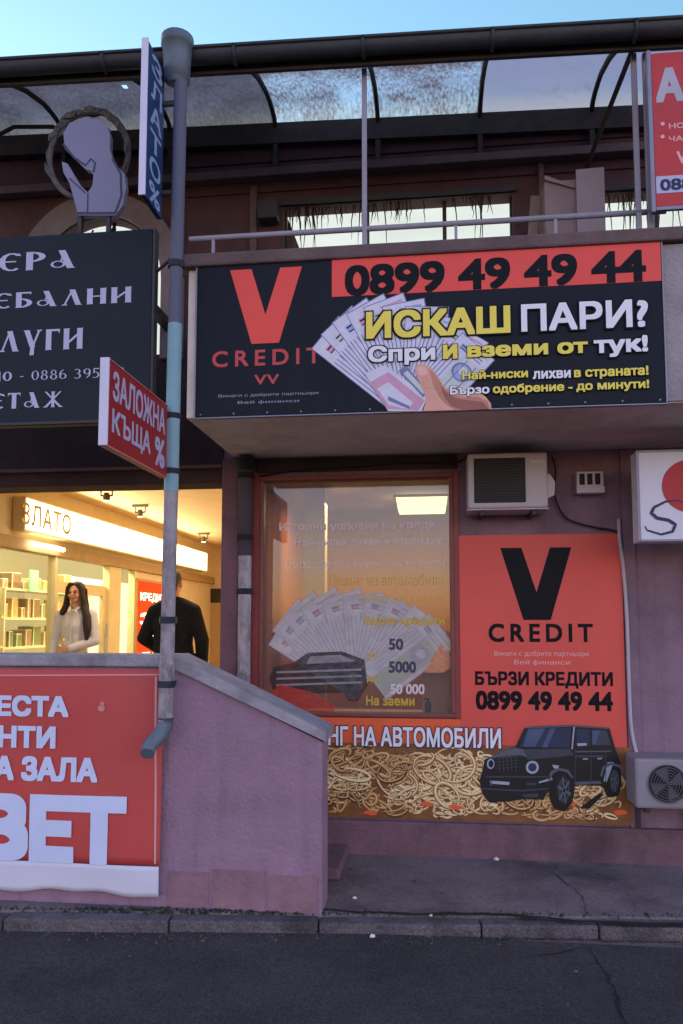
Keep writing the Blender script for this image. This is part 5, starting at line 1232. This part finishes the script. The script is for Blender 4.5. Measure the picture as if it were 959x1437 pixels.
# ================================================================== RIGHT-HAND SIGNS
YR = FAC - .55
a = at(897, 760, YR); b = at(1075, 628, YR)
S8 = thing("light_box", "white unlit light box with a dark red disc and navy letter", "sign", (a[0] + .4, FAC - .3, a[1]))
mb = MB(); mb.box(a[0], b[0], YR, YR + .14, a[1], b[1], .006); mb.build("casing", LIGHTBOXW, S8)
mb = MB(); 
for (x0, x1, z0, z1) in ((a[0], a[0] + .012, a[1], b[1]), (a[0] + .012, b[0], a[1], a[1] + .012), (a[0] + .012, b[0], b[1] - .012, b[1])): mb.box(x0 - .004, x1, YR - .006, YR - .0005, z0, z1)
mb.build("trim", FRAMEM, S8)
c = at(968, 682, YR); r_ = c[0] - at(929, 682, YR)[0]
mb = MB(); mb.lathe((c[0], YR - .0025, c[1]), [(r_, 0), (r_, .002)], 40, 'Y'); mb.build("disc_print", DKRED, S8)
mb = MB(); p = pts([(962, 706), (950, 702), (934, 704), (918, 712), (914, 720), (922, 727), (938, 730), (948, 736), (944, 746), (928, 750), (908, 744), (904, 736)], YR)
Q = []
for i in range(len(p) - 1):
    for k in range(4): Q.append(tuple(Vector(p[i]).lerp(Vector(p[i + 1]), k / 4)))
n = len(Q); mb.strip(Q, [.004 + .016 * math.sin(math.pi * i / n) for i in range(n)], YR - .004); mb.build("letter_print", NAVYI, S8)
mb = MB()
for zz in (a[1] + .1, b[1] - .1): mb.box(a[0] + .15, a[0] + .19, YR + .14, FAC - .003, zz, zz + .03)
mb.build("bracket", STEELD, S8)
YU = SLAB - .06
a = at(921, 290, YU); b = at(1075, 62, YU)
S9 = thing("upper_banner", "weathered red banner with big pale letter at the end of the balcony canopy", "banner", (a[0] + .3, YU, a[1]))
mb = MB(); mb.box(a[0], b[0], YU, YU + .012, a[1], b[1], .002); mb.build("sheet", UPRED, S9)
mb = MB(); mb.box(a[0] - .024, a[0] - .001, YU - .004, YU + .03, a[1] - .03, b[1] + .02, .004); mb.box(a[0], b[0], YU - .003, YU + .02, a[1] - .022, a[1] - .001, .003); mb.build("frame", FRAMEM, S9)
label_text("lettering", "АВТО", mat("pale_grey_letter_print", (170, 170, 182), .5, .1), S9, (921, 145, 1068, 84), YU, .05)
for k, (y_) in enumerate((178, 196)):
    mb = MB(); c = at(930, y_ - 4, YU); mb.lathe((c[0], YU - .002, c[1]), [(.011, 0), (.011, .0015)], 12, 'Y'); mb.build("bullet", PINKI, S9)
label_text("lettering", "НОВИ ЧАСТИ", PINKI, S9, (939, 181, 1040, 166), YU, .02); label_text("lettering", "ЧАСТИ ВТОРИ", PINKI, S9, (939, 199, 1044, 184), YU, .02)
label_text("lettering", "VIN", PINKI, S9, (950, 230, 985, 210), YU, .03)
s = pbox(921, 272, 1075, 238, YU); mb = MB(); mb.box(s[0] + .002, s[2], YU - .002, YU - .0003, s[1], s[3]); mb.build("white_strip", LILAC, S9)
label_text("lettering", "0888 49 44", NAVYI, S9, (927, 268, 1064, 243), YU - .0021, .03)

# ================================================================== PEOPLE
_ub = bmesh.new(); bmesh.ops.create_icosphere(_ub, subdivisions=2, radius=1.0); _ub.verts.ensure_lookup_table()
UNIT_V = [tuple(v.co) for v in _ub.verts]; UNIT_F = [tuple(v.index for v in f.verts) for f in _ub.faces]; _ub.free()
def fuse(name, balls, m, parent, voxel=.008, smooth=4):
    """one continuous skin grown round a cloud of overlapping ellipsoids (c, (rx, ry, rz))"""
    V_, F_ = [], []
    for c, r_ in balls:
        n0 = len(V_); V_ += [(c[0] + x * r_[0], c[1] + y * r_[1], c[2] + z * r_[2]) for x, y, z in UNIT_V]; F_ += [tuple(n0 + i for i in f) for f in UNIT_F]
    me = bpy.data.meshes.new(name); me.from_pydata(V_, [], F_)
    o = bpy.data.objects.new(name, me); COL.objects.link(o)
    rm = o.modifiers.new("r", 'REMESH'); rm.mode = 'VOXEL'; rm.voxel_size = voxel; rm.use_smooth_shade = True
    sm = o.modifiers.new("s", 'SMOOTH'); sm.iterations = smooth; sm.factor = .5
    ev = bpy.data.meshes.new_from_object(o.evaluated_get(bpy.context.evaluated_depsgraph_get()))
    bpy.data.objects.remove(o); ev.name = name
    for p_ in ev.polygons: p_.use_smooth = True
    ev.materials.clear(); ev.materials.append(m)
    o = bpy.data.objects.new(name, ev); COL.objects.link(o); o.parent = parent
    return o
def chain(P_, step=.012):
    """ellipsoids swept along joints [(x, y, z, rx, ry, rz)]"""
    out = []
    for a_, b_ in zip(P_, P_[1:]):
        a3, b3 = Vector(a_[:3]), Vector(b_[:3]); n = max(2, int((b3 - a3).length / step))
        for i in range(n + 1):
            t_ = i / n; c = a3.lerp(b3, t_); rr = [a_[q] + (b_[q] - a_[q]) * t_ for q in (3, 4, 5)]; out.append((tuple(c), tuple(rr)))
    return out
def limb(*P_): return chain([(p[0], p[1], p[2], p[3], p[3], p[3]) for p in P_], .014)
def hand_balls(w0, d_, across, thumb):
    """palm, four fingers of different length curled at the knuckles, and a thumb leaving the side of the palm"""
    w0 = Vector(w0); d_ = Vector(d_).normalized(); s = Vector(across); s = (s - d_ * s.dot(d_)).normalized(); n = d_.cross(s); out = []
    for o_ in (-.024, -.008, .008, .024): out += limb((*(w0 + s * o_ * .7), .016), (*(w0 + d_ * .075 + s * o_), .013))
    for o_, l_ in ((-.029, .066), (-.010, .078), (.010, .073), (.028, .056)):
        p_ = w0 + d_ * .082 + s * o_; P_ = [(*p_, .0095)]
        for k_ in range(3):
            p_ = p_ + (d_ * math.cos(.38 * (k_ + 1)) + n * math.sin(.38 * (k_ + 1))) * l_ / 2.6; P_.append((*p_, .0090 - .0007 * k_))
        out += chain([(*q[:3], q[3], q[3], q[3]) for q in P_], .006)
    p_ = w0 + d_ * .025 + s * thumb * .03; P_ = [(*p_, .012)]
    for k_ in range(2):
        p_ = p_ + (d_ * .8 + s * thumb * (.55 - .3 * k_)).normalized() * .032; P_.append((*p_, .0105 - .001 * k_))
    out += chain([(*q[:3], q[3], q[3], q[3]) for q in P_], .006)
    return out
def scale_b(bl, k): return [(tuple(v * k for v in c), tuple(v * k for v in r_)) for c, r_ in bl]
def head_balls(f):
    """f = -1 faces the street"""
    b = [((0, f * .008, 1.572), (.071, .089, .090)), ((0, f * .034, 1.515), (.054, .058, .062)), ((0, f * .066, 1.488), (.026, .022, .022)), ((0, f * .088, 1.578), (.045, .014, .012))]
    b += chain([(0, f * .094, 1.568, .008, .008, .008), (0, f * .110, 1.535, .013, .012, .010)], .006)
    for sd in (-1, 1): b += [((sd * .072, f * -.006, 1.548), (.010, .018, .030)), ((sd * .036, f * .072, 1.53), (.022, .020, .022))]
    b += chain([(0, -f * .012, 1.40, .055, .052, .04), (0, f * .002, 1.50, .047, .05, .04)])
    return b
def leg_balls(f, g=0):
    b = []
    for sd in (-1, 1):
        b += limb((sd * .085, 0, .86, .088 + g), (sd * .095, f * .012, .50, .058 + g), (sd * .096, f * -.01, .36, .054 + g), (sd * .10, f * -.018, .09, .036 + g * 1.3))
    return b
def foot_balls(f, g=0):
    b = []
    for sd in (-1, 1): b += chain([(sd * .10, f * -.035, .045 + g, .032 + g, .034 + g, .036 + g), (sd * .108, f * .06, .034 + g, .036 + g, .036 + g, .028 + g), (sd * .115, f * .13, .026 + g, .034 + g, .034 + g, .022 + g)])
    return b
def face_bits(root, k, f, brow):
    for sd in (-1, 1):
        for nm, c, r_, m in (("eye", (sd * .030, f * .089, 1.560), (.012, .007, .006), EYEM), ("eyebrow", (sd * .031, f * .096, 1.583), (.018, .006, .004), brow)):
            mb = MB(); mb.ball(tuple(v * k for v in c), tuple(v * k for v in r_), 10); o = mb.build(nm, m); o.parent = root
    mb = MB(); mb.ball((0, f * .089 * k, 1.503 * k), (.023 * k, .010 * k, .007 * k), 10); o = mb.build("mouth", LIP); o.parent = root
def torso(P_): return chain(P_, .02)

# woman, one arm folded, standing in front of the shop door
WY = 7.6; wxp = at(107, 860, WY)[0]; k = (at(107, 815, WY)[1] - FLOOR) / 1.685
WO = thing("person", "woman with long dark hair in a white shirt, one arm folded across her waist", "person", (wxp, WY, FLOOR), "people standing in the arcade")
TW = [(0, 0, .96, .128, .095, .06), (0, 0, 1.07, .112, .085, .06), (0, -.008, 1.22, .135, .10, .07), (0, 0, 1.33, .135, .075, .05)]
la = [(-.165, 0, 1.335), (-.222, .02, 1.08), (-.215, -.06, .86)]; ra = [(.165, 0, 1.335), (.225, -.03, 1.08), (.01, -.155, 1.00)]
def arm(p, r_): return limb((*p[0], r_[0]), (*p[1], r_[1]), (*p[2], r_[2]))
bd = head_balls(-1) + torso([(a, b, c, rx - .012, ry - .012, rz) for a, b, c, rx, ry, rz in TW]) + leg_balls(-1) + foot_balls(-1) + [((0, 0, .90), (.135, .10, .08))]
bd += arm(la, (.045, .036, .026)) + arm(ra, (.045, .036, .026)) + hand_balls(la[2], (.1, -.15, -1), (0, 1, 0), 1) + hand_balls(ra[2], (-1, -.02, -.08), (0, 0, 1), 1)
fuse("body", scale_b(bd, k), SKIN, WO, .0055, 3)
lsl = [la[0], la[1], tuple(Vector(la[1]).lerp(Vector(la[2]), .96))]; rsl = [ra[0], ra[1], tuple(Vector(ra[1]).lerp(Vector(ra[2]), .92))]
sh = torso(TW) + arm(lsl, (.060, .052, .040)) + arm(rsl, (.060, .052, .042)) + [((0, .005, 1.375), (.085, .062, .03))]
rng = random.Random(3)
for i in range(26):      # soft folds in the shirt
    a_ = rng.uniform(0, 6.28); z_1 = rng.uniform(.95, 1.25); sh += [((.122 * math.cos(a_), .088 * math.sin(a_), z_1), (.02, .014, rng.uniform(.03, .07)))]
fuse("shirt", scale_b(sh, k), SHIRT, WO, .009, 3)
for sd in (-1, 1):
    o = fuse("collar", scale_b(chain([(sd * .052, .0, 1.425, .014, .03, .016), (sd * .046, -.05, 1.405, .014, .018, .018), (sd * .022, -.082, 1.375, .012, .010, .02), (sd * .05, -.088, 1.355, .016, .008, .014)], .008), k), SHIRT, WO, .007, 2)
mb = MB(); mb.box(-.008, .008, -.115 * k, -.105 * k, 1.0 * k, 1.30 * k, .002); o = mb.build("button_band", SHIRT); o.parent = WO
fuse("trousers", scale_b(leg_balls(-1, .014) + [((0, 0, .90), (.148, .112, .075)), ((0, 0, .955), (.134, .10, .03))], k), TROUS, WO, .010, 3)
fuse("shoe", scale_b([q for q in foot_balls(-1, .008) if q[0][0] < 0], k), SHOE, WO, .008, 2); fuse("shoe", scale_b([q for q in foot_balls(-1, .008) if q[0][0] > 0], k), SHOE, WO, .008, 2)
hb = [((0, .022, 1.592), (.082, .092, .092))]
hb += chain([(0, .07, 1.58, .078, .05, .06), (0, .095, 1.42, .10, .035, .06), (.02, .10, 1.22, .095, .03, .05)], .02)
for sd in (-1, 1):
    hb += chain([(sd * .035, -.052, 1.648, .034, .034, .022), (sd * .072, -.045, 1.602, .022, .034, .03), (sd * .082, -.035, 1.53, .024, .036, .03), (sd * .095, -.025, 1.43, .036, .036, .03)], .01)
hb += chain([(.095, -.025, 1.43, .036, .036, .03), (.145, -.06, 1.32, .046, .040, .03), (.165, -.09, 1.20, .044, .030, .03), (.165, -.10, 1.10, .022, .016, .02)], .01)
hb += chain([(-.095, -.025, 1.43, .036, .036, .03), (-.125, -.045, 1.36, .03, .03, .03)], .01)
for i in range(60):
    t_ = rng.random(); a_ = rng.uniform(-1, 1); hb.append(((.10 * a_ + .06 * t_ * (a_ > 0), .06 + .04 * t_ - .1 * (abs(a_) > .75), 1.57 - .37 * t_), (.014, .012, .06)))
fuse("hair", scale_b(hb, k), HAIR, WO, .007, 2)
face_bits(WO, k, -1, HAIR)
# man with his back to the street
MY = 6.9; mxp = at(245, 860, MY)[0]; k = (at(249, 798, MY)[1] - FLOOR) / 1.685
MA = thing("person", "man in a black jacket standing with his back turned behind the downpipe", "person", (mxp, MY, FLOOR), "people standing in the arcade")
la = [(-.175, 0, 1.31), (-.262, -.02, 1.08), (-.20, .17, .98)]; ra = [(.175, 0, 1.31), (.258, -.02, 1.06), (.235, .07, .86)]
TM = [(.005, 0, .84, .195, .135, .05), (0, 0, 1.02, .172, .122, .07), (0, 0, 1.22, .178, .125, .07), (0, 0, 1.34, .15, .09, .045)]
bd = [((c[0] - .012 * min(1, max(0, (c[2] - 1.38) / .12)), c[1], c[2]), r_) for c, r_ in head_balls(1)] + torso([(a, b, c, rx - .035, ry - .03, rz) for a, b, c, rx, ry, rz in TM]) + leg_balls(1, .006) + foot_balls(1)
bd += arm(la, (.05, .042, .03)) + arm(ra, (.05, .042, .03)) + hand_balls(la[2], (.9, .3, -.2), (0, 0, 1), 1) + hand_balls(ra[2], (.02, .12, -1), (0, 1, 0), 1)
fuse("body", scale_b(bd, k), SKIN, MA, .0055, 3)
jk = torso(TM) + arm(la, (.068, .064, .05)) + arm(ra, (.068, .064, .052)) + limb((-.175, 0, 1.315, .066), (-.06, -.01, 1.375, .06), (.06, -.01, 1.375, .06), (.175, 0, 1.315, .066)) + chain([(0, -.03, 1.385, .075, .055, .02), (0, -.028, 1.425, .066, .05, .02)], .01)
jk += chain([(.17, -.02, .86, .05, .09, .03), (.205, -.02, .80, .04, .07, .02)], .01)
for i in range(40):
    a_ = rng.uniform(3.3, 6.1); z_1 = rng.uniform(.85, 1.25); jk += [((.165 * math.cos(a_), .118 * math.sin(a_), z_1), (.025, .016, rng.uniform(.03, .09)))]
fuse("jacket", scale_b(jk, k), COAT, MA, .010, 2)
fuse("trousers", scale_b(leg_balls(1, .02) + [((0, 0, .90), (.155, .115, .08))], k), mat("grey_trouser_cloth", (96, 92, 92), .85, .1, 20), MA, .010, 3)
fuse("shoe", scale_b([q for q in foot_balls(1, .008) if q[0][0] < 0], k), SHOE, MA, .008, 2); fuse("shoe", scale_b([q for q in foot_balls(1, .008) if q[0][0] > 0], k), SHOE, MA, .008, 2)
fuse("hair", scale_b([((-.012, -.012, 1.597), (.076, .088, .088)), ((-.012, -.055, 1.55), (.064, .040, .06)), ((-.012, -.05, 1.50), (.05, .03, .03))], k), HAIRG, MA, .008, 2)
face_bits(MA, k, 1, HAIRG)
for o in MA.children:
    if o.name.split('.')[0] in ('eye', 'eyebrow', 'mouth'): o.location.x -= .012 * k
mb = MB(); mb.box(.01, .06, -.152 * k, -.146 * k, 1.15 * k, 1.16 * k); o = mb.build("back_label", PALEI); o.parent = MA
